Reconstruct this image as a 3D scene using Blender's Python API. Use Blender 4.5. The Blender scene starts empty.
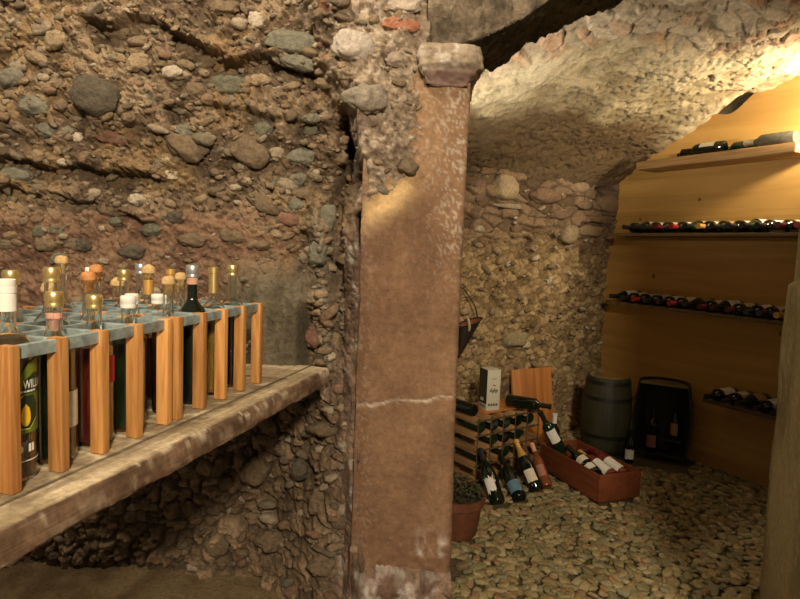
import bpy, bmesh, math, random
import numpy as np
from mathutils import Matrix, Vector
random.seed(7); RNG = np.random.default_rng(11)
SC = bpy.context.scene; COL = SC.collection
PI = math.pi

# ------------------------------------------------------------------ camera
F_PX, CX, CY = 600.0, 400.0, 299.5
pitch, roll = math.radians(4.9), math.radians(2.2)
CAM = np.array([0, 0, 1.35])
FWD = np.array([0, math.cos(pitch), -math.sin(pitch)])
_r = np.array([1.0, 0, 0]); _u = np.cross(_r, FWD)
RT = _r*math.cos(roll) + _u*math.sin(roll)
UP = -_r*math.sin(roll) + _u*math.cos(roll)
def ray(px, py): return RT*(px-CX)/F_PX - UP*(py-CY)/F_PX + FWD
def atz(px, py, z): r = ray(px, py); return CAM + r*(z-CAM[2])/r[2]
def aty(px, py, y): r = ray(px, py); return CAM + r*y/r[1]
def atpl(px, py, p, n):
    r = ray(px, py); n = np.array(n); return CAM + r*((np.array(p)-CAM) @ n)/(r @ n)
def proj(P):
    d = np.asarray(P, float) - CAM; z = d @ FWD
    return CX + F_PX*(d @ RT)/z, CY - F_PX*(d @ UP)/z, z
cd = bpy.data.cameras.new('camera'); cam = bpy.data.objects.new('camera', cd); COL.objects.link(cam)
cd.sensor_fit = 'HORIZONTAL'; cd.sensor_width = 36; cd.lens = 36*F_PX/800.0; cd.clip_start = 0.02
cam.matrix_world = Matrix(((RT[0], UP[0], -FWD[0], CAM[0]), (RT[1], UP[1], -FWD[1], CAM[1]), (RT[2], UP[2], -FWD[2], CAM[2]), (0, 0, 0, 1)))
SC.camera = cam

# ------------------------------------------------------------------ noise
def _hash(ix, iy, iz, seed):
    h = (ix.astype(np.int64)*374761393 + iy.astype(np.int64)*668265263 + iz.astype(np.int64)*2147483647 + seed*974634777) & 0xFFFFFFFF
    h = ((h ^ (h >> 13))*1274126177) & 0xFFFFFFFF
    h = ((h ^ (h >> 16))*2246822519) & 0xFFFFFFFF
    h = h ^ (h >> 15)
    return (h & 0xFFFFFF)/float(0xFFFFFF)
def vnoise(x, y, z=None, seed=0):
    if z is None: z = np.zeros_like(x)
    x, y, z = np.broadcast_arrays(x, y, z)
    xi, yi, zi = np.floor(x), np.floor(y), np.floor(z)
    fx, fy, fz = x-xi, y-yi, z-zi
    fx, fy, fz = [f*f*f*(f*(f*6-15)+10) for f in (fx, fy, fz)]
    r = 0
    for a in (0, 1):
        for b in (0, 1):
            for c in (0, 1):
                w = (fx if a else 1-fx)*(fy if b else 1-fy)*(fz if c else 1-fz)
                r = r + w*_hash(xi+a, yi+b, zi+c, seed)
    return r*2-1
def fbm(x, y, z=None, seed=0, oct=4, gain=.5):
    s, a, t = 0, 1.0, 0
    for i in range(oct):
        k = 2.03**i
        s = s + a*vnoise(x*k, y*k, None if z is None else z*k, seed+i*17); t += a; a *= gain
    return s/t
def voro(x, y, seed=0, jit=.9):
    xi, yi = np.floor(x), np.floor(y)
    f1 = np.full(x.shape, 9.0); f2 = np.full(x.shape, 9.0); cid = np.zeros(x.shape)
    z0 = np.zeros_like(x)
    for a in (-1, 0, 1):
        for b in (-1, 0, 1):
            gx, gy = xi+a, yi+b
            px = gx + .5 + (_hash(gx, gy, z0, seed)-.5)*jit; py = gy + .5 + (_hash(gx, gy, z0, seed+5)-.5)*jit
            d = np.hypot(px-x, py-y); idd = _hash(gx, gy, z0, seed+9)
            nf = d < f1
            f2 = np.where(nf, f1, np.minimum(f2, d)); cid = np.where(nf, idd, cid); f1 = np.where(nf, d, f1)
    return f1, f2, cid
def S(a, b, x):
    t = np.clip((np.asarray(x, float)-a)/(b-a), 0, 1); return t*t*(3-2*t)
def mixc(c0, c1, m):
    m = np.asarray(m)[..., None]; return np.asarray(c0)*(1-m) + np.asarray(c1)*m
def gauss(x, c, w): return np.exp(-((x-c)/w)**2)

# ------------------------------------------------------------------ mesh helpers
def mesh_np(name, V, F, smooth=True, col=None):
    me = bpy.data.meshes.new(name)
    V = np.asarray(V, np.float32).reshape(-1, 3)
    if isinstance(F, np.ndarray):
        k = F.shape[1]; n = len(F)
        me.vertices.add(len(V)); me.vertices.foreach_set('co', V.ravel())
        me.loops.add(n*k); me.loops.foreach_set('vertex_index', F.astype(np.int32).ravel())
        me.polygons.add(n); me.polygons.foreach_set('loop_start', (np.arange(n)*k).astype(np.int32))
        me.polygons.foreach_set('loop_total', np.full(n, k, np.int32))
        me.update(calc_edges=True)
    else:
        me.from_pydata([tuple(map(float, v)) for v in V], [], [tuple(int(i) for i in f) for f in F]); me.update()
    if smooth: me.polygons.foreach_set('use_smooth', np.ones(len(me.polygons), bool))
    if col is not None:
        at = me.color_attributes.new('Col', 'FLOAT_COLOR', 'POINT')
        c = np.ones((len(V), 4), np.float32); c[:, :3] = np.clip(np.asarray(col).reshape(-1, 3), 0, 1)
        at.data.foreach_set('color', c.ravel())
    return me
def link(name, me, mat=None, parent=None):
    o = bpy.data.objects.new(name, me); COL.objects.link(o)
    if mat is not None and me is not None and len(me.materials) == 0: me.materials.append(mat)
    if parent is not None: o.parent = parent
    return o
def tag(o, label=None, cat=None, group=None, kind=None):
    if label: o['label'] = label
    if cat: o['category'] = cat
    if group: o['group'] = group
    if kind: o['kind'] = kind
    return o
def empty(name, M, label, cat, group=None):
    o = bpy.data.objects.new(name, None); COL.objects.link(o); o.empty_display_size = .05
    o.matrix_world = M; return tag(o, label, cat, group)
def frame(origin, xd, zd=(0, 0, 1)):
    z = Vector(zd).normalized(); x = Vector(xd); x = (x - z*x.dot(z)).normalized(); y = z.cross(x)
    M = Matrix.Identity(4)
    for i in range(3): M[i][0], M[i][1], M[i][2], M[i][3] = x[i], y[i], z[i], float(origin[i])
    return M
def gridF(n, m, flip=False, wrap=False):
    i, j = np.meshgrid(np.arange(n-1), np.arange(m if wrap else m-1), indexing='ij')
    a = i*m+j; b = (i+1)*m+j; c = (i+1)*m+(j+1) % m; d = i*m+(j+1) % m
    q = np.stack([a, b, c, d], -1).reshape(-1, 4)
    return q[:, ::-1] if flip else q
def lathe(prof, seg=20):
    V, F = [], []
    for r, z in prof:
        for k in range(seg):
            a = 2*PI*k/seg; V.append((r*math.cos(a), r*math.sin(a), z))
    n = len(prof)
    for i in range(n-1):
        for k in range(seg):
            k2 = (k+1) % seg; F.append((i*seg+k, i*seg+k2, (i+1)*seg+k2, (i+1)*seg+k))
    F.append(tuple(range(seg-1, -1, -1))); F.append(tuple((n-1)*seg+k for k in range(seg)))
    return V, F
def sm_ang(me, deg=35):
    me.polygons.foreach_set('use_smooth', np.ones(len(me.polygons), bool))
    bm = bmesh.new(); bm.from_mesh(me)
    for e in bm.edges:
        e.smooth = not (len(e.link_faces) == 2 and e.calc_face_angle(0) > math.radians(deg))
    bm.to_mesh(me); bm.free(); return me
def lathe_me(name, prof, seg=20):
    V, F = lathe(prof, seg); return sm_ang(mesh_np(name, V, F))
class MB:
    def __init__(s): s.V, s.F = [], []
    def add(s, V, F, M=None):
        b = len(s.V)
        s.V += [tuple((M @ Vector(v))) if M is not None else tuple(v) for v in V]
        s.F += [tuple(i+b for i in f) for f in F]; return s
    def box(s, c, d, bev=.0, M=None, seg=2):
        bm = bmesh.new(); bmesh.ops.create_cube(bm, size=1)
        for v in bm.verts: v.co = Vector((v.co.x*d[0]+c[0], v.co.y*d[1]+c[1], v.co.z*d[2]+c[2]))
        if bev: bmesh.ops.bevel(bm, geom=list(bm.edges), offset=bev, segments=seg, affect='EDGES', profile=.5)
        bm.verts.index_update()
        s.add([v.co.copy() for v in bm.verts], [[v.index for v in f.verts] for f in bm.faces], M); bm.free(); return s
    def tube(s, pts, r, seg=8):
        pts = [Vector(p) for p in pts]; V, F = [], []
        for i, p in enumerate(pts):
            t = (pts[min(i+1, len(pts)-1)]-pts[max(i-1, 0)]).normalized()
            a = t.cross(Vector((0, 0, 1)) if abs(t.z) < .9 else Vector((1, 0, 0))).normalized(); b = t.cross(a)
            rr = r[i] if isinstance(r, (list, tuple)) else r
            for k in range(seg):
                th = 2*PI*k/seg; V.append(p + (a*math.cos(th)+b*math.sin(th))*rr)
        for i in range(len(pts)-1):
            for k in range(seg):
                F.append((i*seg+k, i*seg+(k+1) % seg, (i+1)*seg+(k+1) % seg, (i+1)*seg+k))
        F.append(tuple(range(seg-1, -1, -1))); F.append(tuple((len(pts)-1)*seg+k for k in range(seg)))
        return s.add(V, F)
    def me(s, name, deg=35): return sm_ang(mesh_np(name, s.V, s.F), deg)

# ------------------------------------------------------------------ materials
class NT:
    def __init__(s, name):
        s.m = bpy.data.materials.new(name); s.m.use_nodes = True; s.t = s.m.node_tree; s.n = s.t.nodes
        s.b = s.n['Principled BSDF']
    def add(s, k, **kw):
        n = s.n.new(k)
        for a, v in kw.items():
            if a in n.inputs.keys(): n.inputs[a].default_value = v
            else: setattr(n, a, v)
        return n
    def l(s, a, b): s.t.links.new(a, b)
    def ramp(s, src, stops):
        r = s.add('ShaderNodeValToRGB'); e = r.color_ramp.elements
        while len(e) < len(stops): e.new(.5)
        for el, (p, c) in zip(e, stops): el.position = p; el.color = (*c, 1)
        s.l(src, r.inputs[0]); return r
    def mix(s, fac, a, b, mode='MIX'):
        m = s.add('ShaderNodeMix', data_type='RGBA', blend_type=mode)
        for sock, v in ((m.inputs[0], fac), (m.inputs[6], a), (m.inputs[7], b)):
            if hasattr(v, 'links'): s.l(v, sock)
            elif isinstance(v, (int, float)): sock.default_value = v
            else: sock.default_value = (*v, 1)
        return m.outputs[2]
    def bump(s, h, st, dist=.01):
        b = s.add('ShaderNodeBump', Strength=st, Distance=dist); s.l(h, b.inputs['Height']); s.l(b.outputs[0], s.b.inputs['Normal'])
    def coords(s, scale=(1, 1, 1), src='Object', rnd=False):
        tc = s.add('ShaderNodeTexCoord'); v = tc.outputs[src]
        if rnd:
            oi = s.add('ShaderNodeObjectInfo'); va = s.add('ShaderNodeVectorMath', operation='ADD')
            ml = s.add('ShaderNodeMath', operation='MULTIPLY'); ml.inputs[1].default_value = 17.0
            s.l(oi.outputs['Random'], ml.inputs[0]); s.l(v, va.inputs[0]); s.l(ml.outputs[0], va.inputs[1]); v = va.outputs[0]; s.rnd = oi.outputs['Random']
        mp = s.add('ShaderNodeMapping'); mp.inputs['Scale'].default_value = scale; s.l(v, mp.inputs[0]); return mp.outputs[0]
    def noise(s, v, scale, det=4, rough=.55, dist=0):
        n = s.add('ShaderNodeTexNoise'); s.l(v, n.inputs['Vector'])
        n.inputs['Scale'].default_value = scale; n.inputs['Detail'].default_value = det; n.inputs['Roughness'].default_value = rough; n.inputs['Distortion'].default_value = dist
        return n.outputs['Fac']
def plain(name, c, rough=.5, metal=0, coat=0, spec=.5, trans=0, ior=1.45, var=0, vscale=40, bump=0):
    t = NT(name); b = t.b
    b.inputs['Base Color'].default_value = (*c, 1); b.inputs['Roughness'].default_value = rough; b.inputs['Metallic'].default_value = metal
    b.inputs['Coat Weight'].default_value = coat; b.inputs['Specular IOR Level'].default_value = spec
    b.inputs['Transmission Weight'].default_value = trans; b.inputs['IOR'].default_value = ior
    if var or bump:
        v = t.coords(); n = t.noise(v, vscale)
        if var:
            r = t.ramp(n, [(.3, tuple(x*(1-var) for x in c)), (.7, tuple(min(1, x*(1+var)) for x in c))]); t.l(r.outputs[0], b.inputs['Base Color'])
        if bump: t.bump(n, bump, .003)
    return t.m
def attr_mat(name, rough=.9, grit=60, gst=.5, gdist=.01, fine=220, spec=.3, cvar=.25):
    t = NT(name); a = t.add('ShaderNodeVertexColor', layer_name='Col'); v = t.coords()
    n1 = t.noise(v, grit, 6, .65); n2 = t.noise(v, fine, 3, .6)
    m = t.add('ShaderNodeMath', operation='MULTIPLY_ADD'); t.l(n2, m.inputs[0]); m.inputs[1].default_value = .4; t.l(n1, m.inputs[2])
    r = t.ramp(m.outputs[0], [(.45, (1-cvar*1.6,)*3), (.95, (1+cvar,)*3)])
    t.l(t.mix(1.0, a.outputs[0], r.outputs[0], 'MULTIPLY'), t.b.inputs['Base Color'])
    t.b.inputs['Roughness'].default_value = rough; t.b.inputs['Specular IOR Level'].default_value = spec
    t.bump(m.outputs[0], gst, gdist); return t.m
def wood_mat(name, c0, c1, axis='z', rough=.6, dens=55, knots=False, rndv=.25, bump=.25, spec=.4):
    t = NT(name); st = {'x': (.06, 1, 1), 'y': (1, .06, 1), 'z': (1, 1, .06)}[axis]
    v = t.coords(st, rnd=True); n = t.noise(v, dens, 5, .6, .6); n2 = t.noise(v, dens*.2, 3, .5, .4)
    m = t.add('ShaderNodeMath', operation='MULTIPLY_ADD'); t.l(n2, m.inputs[0]); m.inputs[1].default_value = .8; t.l(n, m.inputs[2])
    r = t.ramp(m.outputs[0], [(.6, c0), (1.15, c1)]); r.color_ramp.elements[1].position = 1.0; r.color_ramp.elements[0].position = .7
    out = r.outputs[0]
    if rndv:
        rr = t.ramp(t.rnd, [(0, (1-rndv,)*3), (1, (1+rndv*.4,)*3)]); out = t.mix(1.0, out, rr.outputs[0], 'MULTIPLY')
    if knots:
        kv = t.coords((1, 1, 1)); vo = t.add('ShaderNodeTexVoronoi'); vo.inputs['Scale'].default_value = 4.2; t.l(kv, vo.inputs['Vector'])
        kr = t.ramp(vo.outputs['Distance'], [(.045, (1, 1, 1)), (.08, (0, 0, 0))]); out = t.mix(kr.outputs[0], out, tuple(x*.35 for x in c0))
    t.l(out, t.b.inputs['Base Color']); t.b.inputs['Roughness'].default_value = rough; t.b.inputs['Specular IOR Level'].default_value = spec
    t.bump(m.outputs[0], bump, .002); return t.m
M_WALL = attr_mat('rubble_earth', .92, 70, .8, .012, 260, .25, .28)
M_ROCK = attr_mat('dressed_stone', .85, 45, .45, .006, 240, .3, .22)
M_CEIL = attr_mat('sandy_plaster', .95, 50, .7, .012, 200, .2, .2)
M_STONE = attr_mat('gravel_stone', .8, 90, .3, .004, 300, .35, .15)
M_SLAT = wood_mat('rack_slat_wood', (.40, .16, .042), (.66, .33, .105), 'z', .5, 90, rndv=.3)
M_SHELF = wood_mat('weathered_shelf_wood', (.13, .10, .062), (.34, .275, .185), 'y', .8, 40, rndv=0, bump=.5)
M_CRATE = wood_mat('red_crate_wood', (.115, .030, .011), (.18, .052, .020), 'y', .45, 40, rndv=0)
M_BOARD = wood_mat('leaning_board_wood', (.32, .12, .03), (.48, .2, .055), 'z', .5, 30, rndv=0)
M_PLANK = wood_mat('wall_plank_wood', (.40, .222, .058), (.53, .31, .09), 'x', .55, 12, knots=True, rndv=0, bump=.08)
M_LEDGE = wood_mat('dark_ledge_wood', (.10, .065, .03), (.20, .13, .06), 'x', .6, 30, rndv=.1)
M_PEG = wood_mat('chamber_rack_wood', (.25, .13, .05), (.42, .24, .105), 'y', .6, 60, rndv=.3)
M_ZINC = plain('galvanised_metal', (.29, .35, .345), .5, .4, var=.35, vscale=60)
M_DKMETAL = plain('dull_metal', (.11, .075, .042), .6, .3, var=.3)
M_BARREL = wood_mat('dark_barrel_wood', (.012, .013, .005), (.032, .032, .014), 'z', .6, 40, rndv=.15)
M_HEAD = wood_mat('barrel_head_wood', (.13, .105, .05), (.22, .18, .09), 'x', .7, 30, rndv=.1)
M_HOOP = plain('barrel_hoop', (.012, .012, .009), .5, .3)
M_TERRA = plain('terracotta', (.135, .046, .020), .75, var=.25, vscale=25, bump=.2)
M_SOIL = plain('soil', (.04, .03, .015), .95, var=.4, bump=.5)
M_LEAF = plain('dark_leaves', (.045, .055, .024), .6, var=.4, vscale=30)
M_CORK = plain('cork', (.52, .34, .15), .85, var=.3, vscale=120, bump=.4)
M_CORKO = plain('orange_cork', (.50, .22, .07), .6, var=.25, vscale=90, bump=.3)
M_GOLD = plain('gold_foil', (.80, .60, .26), .32, .85)
M_GOLDP = plain('gold_paper_foil', (.62, .36, .10), .45, .4, var=.15)
M_SILV = plain('silver_foil', (.62, .62, .60), .35, .8)
M_WHITECAP = plain('white_cap', (.78, .76, .70), .4)
M_PINK = plain('pink_plastic', (.62, .33, .24), .5)
M_BLACKF = plain('black_capsule', (.008, .008, .008), .35, 0, .3)
M_REDF = plain('red_capsule', (.30, .015, .018), .35, .2)
M_WINEF = plain('wine_red_capsule', (.10, .008, .012), .35, .2)
M_WHITEF = plain('white_capsule', (.65, .62, .55), .4)
M_LABW = plain('cream_label', (.62, .56, .44), .7, var=.12, vscale=60)
M_LABWH = plain('white_label', (.72, .70, .64), .65, var=.08, vscale=60)
M_LABBL = plain('blue_label', (.12, .22, .30), .6, var=.1)
M_LABRED = plain('red_label', (.42, .02, .03), .6)
M_LABTAN = plain('tan_label', (.40, .24, .10), .6, var=.2)
M_LABPINK = plain('rose_label', (.36, .16, .12), .6, var=.2)
M_LABGRN = plain('olive_green_label', (.13, .17, .018), .5, var=.3, vscale=20)
M_LABDG = plain('dark_green_print', (.012, .03, .012), .5)
M_YEL = plain('yellow_print', (.80, .50, .03), .5, var=.15, vscale=60)
M_LIME = plain('lime_print', (.5, .55, .10), .5)
M_WPRINT = plain('white_print', (.75, .74, .68), .5)
M_GPRINT = plain('grey_print', (.10, .095, .08), .6)
M_CARTW = plain('carton_white', (.55, .52, .42), .7, var=.05)
M_CARTD = plain('carton_olive', (.05, .043, .018), .7)
G_DARK = plain('dark_bottle_glass', (.006, .009, .005), .07, 0, .2, .6)
G_GREEN = plain('green_bottle_glass', (.008, .02, .008), .08, 0, .2, .6)
G_BROWN = plain('brown_bottle_glass', (.045, .012, .004), .08, 0, .2, .6)
G_ROSE = plain('red_wine_glass', (.13, .016, .014), .08, 0, .3, .6)
G_PINKG = plain('pink_gold_glass', (.26, .08, .035), .18, .3, .3, .6)
G_GREY = plain('dusty_bottle_glass', (.10, .095, .07), .5, 0, 0, .4, var=.3)
G_CLEAR = plain('clear_glass', (.93, .96, .93), .03, 0, 0, .5, 1, 1.45)
def liq(name, c): return plain(name, c, .12, 0, .4, .5)
L_AMBER = liq('amber_spirit', (.085, .040, .012)); L_BROWN = liq('brown_spirit', (.09, .052, .026)); L_RED = liq('red_spirit', (.10, .012, .006))
L_GRN = liq('dark_green_spirit', (.012, .020, .008)); L_GOLD = liq('golden_spirit', (.24, .13, .02)); L_DARK = liq('dark_spirit', (.018, .010, .006))
M_LEATH = plain('dark_hod_shell', (.018, .013, .008), .6, var=.3)
M_LEATHIN = plain('reddish_hod_inside', (.24, .085, .04), .6, var=.25)
M_STRAP = plain('strap', (.02, .017, .012), .6)
M_PALE = plain('pale_wood_handle', (.42, .33, .24), .6)

# ------------------------------------------------------------------ wall_left (cobble wall, plaster, rocky pillar flank)
def lerp(x, xs, ys): return np.interp(x, xs, ys)
def px_py(x, y, z):
    P = np.stack([np.broadcast_to(x, z.shape), np.broadcast_to(y, z.shape), z], -1); d = P-CAM; w = d @ FWD
    return CX + F_PX*(d @ RT)/w, CY - F_PX*(d @ UP)/w
Z_SH = .955
def left_wall(x, z):
    """depth y and colour of the left wall at (x, z)"""
    px, py = px_py(x, 1.95, z)
    n_big = fbm(x*3.1, z*3.1, seed=1); n_mid = fbm(x*12, z*12, seed=2); n_fin = fbm(x*42, z*42, seed=3, oct=3); n_w = fbm(x*7, z*7, seed=4); n_vf = fbm(x*110, z*110, seed=5, oct=2)
    low = S(.95, .86, z)
    pb = lerp(py, [-300, -60, 0, 60, 100, 150, 200, 240, 700], [285, 292, 306, 330, 344, 355, 361, 358, 356])
    ww = lerp(py, [60, 110], [30, 7]); mp = S(-1, 1, (px-pb+n_w*14+n_mid*9)/ww)
    pb2 = lerp(py, [-200, 40, 46, 74, 80, 140, 160, 178, 190, 203, 216, 540, 552, 566, 700], [435, 432, 427, 426, 423, 421, 417, 408, 396, 376, 362, 362, 368, 480, 480])
    ms = S(-2.5, 2.5, px-pb2+n_w*5+n_mid*3)
    y = 2.03 + 0*x
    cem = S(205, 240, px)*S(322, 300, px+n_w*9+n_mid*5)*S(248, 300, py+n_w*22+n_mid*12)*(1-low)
    mud = S(200, 222, py+n_w*14)*S(330, 250, px+n_w*30)*(1-cem)*(1-low)
    y = y - .02*mud
    y = y*(1-cem) + (1.93+.010*fbm(x*34, z*5, seed=6))*cem
    # rough ridge between cement and pillar, dark hollow beside it
    ridge = gauss(px, lerp(py, [180, 260, 330, 400], [312, 322, 330, 334]), 13)*S(170, 240, py)*(1-low)
    y = y - .085*ridge*(1+.5*n_mid)
    hollow = gauss(px+n_w*4, lerp(py, [100, 150, 190, 260, 340], [350, 346, 336, 337, 340]), 7)*S(98, 112, py)*S(400, 330, py)
    notch = S(338, 345, px)*S(363, 356, px+n_w*6)*S(102, 112, py+n_mid*4)*S(152, 142, py+n_mid*4)
    nook = gauss(px, 306, 6)*S(300, 320, py)*S(372, 366, py)*(1-low)
    # lower wall, set back under the shelf
    yl = lerp(x, [-9, -.56, -.45, -.33, -.24, -.16, -.11, .3], [2.36, 2.36, 2.30, 2.12, 2.0, 1.93, 1.895, 1.88]) + .03*n_w
    y = y*(1-low) + yl*low
    # rocky flank of the pillar with upright fissures
    flank = S(lerp(py, [200, 260], [338, 318]), 350, px+n_w*7+n_mid*5)*S(210, 235, py)
    st = fbm(x*55, z*7, seed=8); 
    y = y*(1-flank) + (lerp(px, [335, 348, 360], [1.97, 1.925, 1.868]) + .038*st + .012*n_mid)*flank
    # coarse plaster
    y = y*(1-mp*(1-flank)) + (1.888-.028*S(2, 34, pb2-px+n_mid*6)+.012*n_big*S(0, 30, pb2-px))*mp*(1-flank)
    base = S(552, 575, py+n_mid*10)*S(340, 366, px)
    y = y*(1-base) + (1.84+.05*n_mid+.03*n_big)*base
    # relief
    calm = 1-.8*cem-.45*mud
    y = y - (.030*n_big + .026*n_mid + .019*n_fin + .008*n_vf)*calm*(1-.45*mp)*(1-.5*flank)
    # rubble lumps low down
    f1, f2, cid = voro(x*15+n_w*.8, z*17+n_mid*.5, 3); lump = S(.02, .35, f2-f1)
    y = y - low*(1-flank)*(.035*lump*(.4+cid)) + low*.012
    f1b, f2b, cidb = voro(x*34+n_w, z*38+n_mid, 12); lumpb = S(0, .3, f2b-f1b)
    y = y - (1-low)*(1-mp)*(1-cem)*(1-.6*mud)*(.020*lumpb*(.2+cidb)-.004)
    # overhanging ledges
    for xs, ys, s, x0, x1, dn in (((-300, 0, 60, 130, 160), (156, 160, 162, 166, 174), .05, -400, 158, 16),
                              ((-300, 0, 40, 90, 140, 190), (185, 187, 190, 200, 216, 226), .04, -400, 150, 12),
                              ((60, 110, 150, 200, 260, 310, 345), (6, 16, 14, 44, 50, 62, 88), .055, 70, 350, 22),
                              ((150, 200, 260, 330), (98, 96, 108, 120), .025, 150, 330, 12)):
        d = py - lerp(px, xs, ys) + n_w*9 + n_mid*9
        mk = S(x0-8, x0+8, px)*S(x1+8, x1-8, px)*(1-mp)
        y = y + mk*s*np.where(d < 0, -.75*np.exp(-(d/13)**2), np.exp(-np.maximum(d, 0)/dn)*S(0, 4, d)*.9 - .75*np.exp(-np.maximum(d, 0)/2.0))
    y = y + .075*hollow*(1-.3*mp) + .11*notch + .09*nook
    # pitted plaster
    pit = S(.15, .45, fbm(x*42, z*42, seed=21, oct=3)); y = y + (.007*pit-.005*n_fin-.006*n_vf-.006*n_mid)*mp*(1-flank)
    y = y*(1-ms) + (2.05)*ms
    # ---- colour
    t = (n_big*.5+n_mid*.5+.5)
    c = mixc((.11, .074, .046), (.31, .22, .138), S(.2, .85, t))
    c = mixc(c, (.36, .235, .11), S(.1, .45, fbm(x*5, z*5, seed=31))*.5)
    c = mixc(c, mixc((.16, .088, .058), (.27, .16, .10), S(.2, .8, t)), mud*.9)
    c = mixc(c, mixc((.085, .07, .045), (.18, .15, .10), S(.2, .9, .5+.5*fbm(x*25, z*4, seed=33)+.2*n_mid)), cem)  # smooth cement zone, coloured darker than the wall around it
    c = mixc(c, mixc((.19, .155, .11), (.34, .29, .22), S(.3, .8, t)), np.clip(ridge, 0, 1)*.8)
    cl = mixc((.14, .095, .058), (.36, .25, .155), S(.15, .9, .6*cid+.3*t)); cl = mixc(cl*.5, cl, lump)
    c = mixc(c, cl, low)
    cp = mixc((.24, .175, .12), (.44, .345, .25), S(.2, .8, .5+.5*fbm(x*14, z*14, seed=35)))
    cp = mixc(cp, (.20, .14, .11), S(.15, .4, fbm(x*60, z*60, seed=36, oct=2))*.7); cp = mixc(cp, (.55, .47, .38), S(.2, .45, fbm(x*75, z*75, seed=37, oct=2))*.5)
    cp = mixc(cp, (.42, .17, .09), S(.25, .45, fbm(x*9, z*16, seed=38))*S(110, 40, py)*.7)
    c = mixc(c, cp, mp*(1-flank))
    cf = mixc((.10, .065, .045), (.27, .18, .125), S(.1, .8, .5+.6*st)); cf = mixc(cf, (.45, .42, .36), S(.2, .45, fbm(x*30, z*22, seed=41))*.6)
    c = mixc(c, cf, flank)
    cb = mixc((.13, .075, .055), (.30, .20, .15), S(.2, .8, t)); cb = mixc(cb, (.62, .55, .50), S(.05, .4, fbm(x*16, z*16, seed=43))*.8)
    c = mixc(c, cb, base*S(575, 545, py-20)+base*.5*(1-S(575, 545, py-20)))
    return y, c
x0, x1, z0, z1, stp = -2.4, .205, -.03, 2.72, .0052
xs = np.arange(x0, x1, stp); zs = np.arange(z0, z1, stp)
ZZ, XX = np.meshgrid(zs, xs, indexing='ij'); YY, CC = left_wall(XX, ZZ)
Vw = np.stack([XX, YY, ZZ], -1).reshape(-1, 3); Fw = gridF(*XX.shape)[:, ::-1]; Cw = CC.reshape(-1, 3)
# wall mesh is stored as triangles so that bedded stones can be merged in
Ft = np.concatenate([Fw[:, [0, 1, 2]], Fw[:, [0, 2, 3]]])
def ico(sub):
    bm = bmesh.new(); bmesh.ops.create_icosphere(bm, subdivisions=sub, radius=1)
    V = np.array([v.co[:] for v in bm.verts]); F = np.array([[v.index for v in f.verts] for f in bm.faces]); bm.free(); return V, F
ICO = {k: ico(k) for k in (2, 3, 4)}
def pebble(sub, seed, rough=.16, boxy=0.0):
    V, F = ICO[sub]; V = V.copy()
    if boxy: V = np.sign(V)*np.abs(V)**(1-boxy); 
    n = fbm(V[:, 0]*1.3+seed*7.1, V[:, 1]*1.3+seed*3.3, V[:, 2]*1.3, seed=seed, oct=3)
    return V*(1+rough*1.6*n)[:, None], F
PEB = {k: [pebble(k, 50+i, .2 if i % 2 else .3, .25*(i % 3)/2) for i in range(10)] for k in (2, 3, 4)}
class Rubble:
    def __init__(s): s.V, s.F, s.C, s.n = [], [], [], 0
    def raw(s, V, F, C): s.V.append(V); s.F.append(F+s.n); s.C.append(C); s.n += len(V)
    def stone(s, c, ax, az, ay, tilt, col, sub, xd=np.array([1., 0, 0]), nd=np.array([0, -1., 0])):
        V, F = PEB[sub][RNG.integers(10)]
        th = RNG.uniform(0, 2*PI) if False else 0
        L = V*np.array([ax, ay, az]); ct, sn = math.cos(tilt), math.sin(tilt)
        u = L[:, 0]*ct - L[:, 2]*sn; w = L[:, 0]*sn + L[:, 2]*ct
        P = np.asarray(c) + u[:, None]*xd + w[:, None]*np.array([0, 0, 1.]) + L[:, 1][:, None]*nd
        cv = 1+.18*fbm(P[:, 0]*40, P[:, 2]*40, P[:, 1]*40, seed=77, oct=2)
        s.raw(P, F, np.asarray(col)[None]*cv[:, None])
RB = Rubble(); RB.raw(Vw, Ft, Cw)
GREY, GREEN, BRN, RED, PALE, TAN, DK = (.185, .172, .128), (.145, .138, .095), (.175, .125, .078), (.22, .12, .08), (.44, .37, .28), (.30, .22, .135), (.10, .082, .058)
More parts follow.
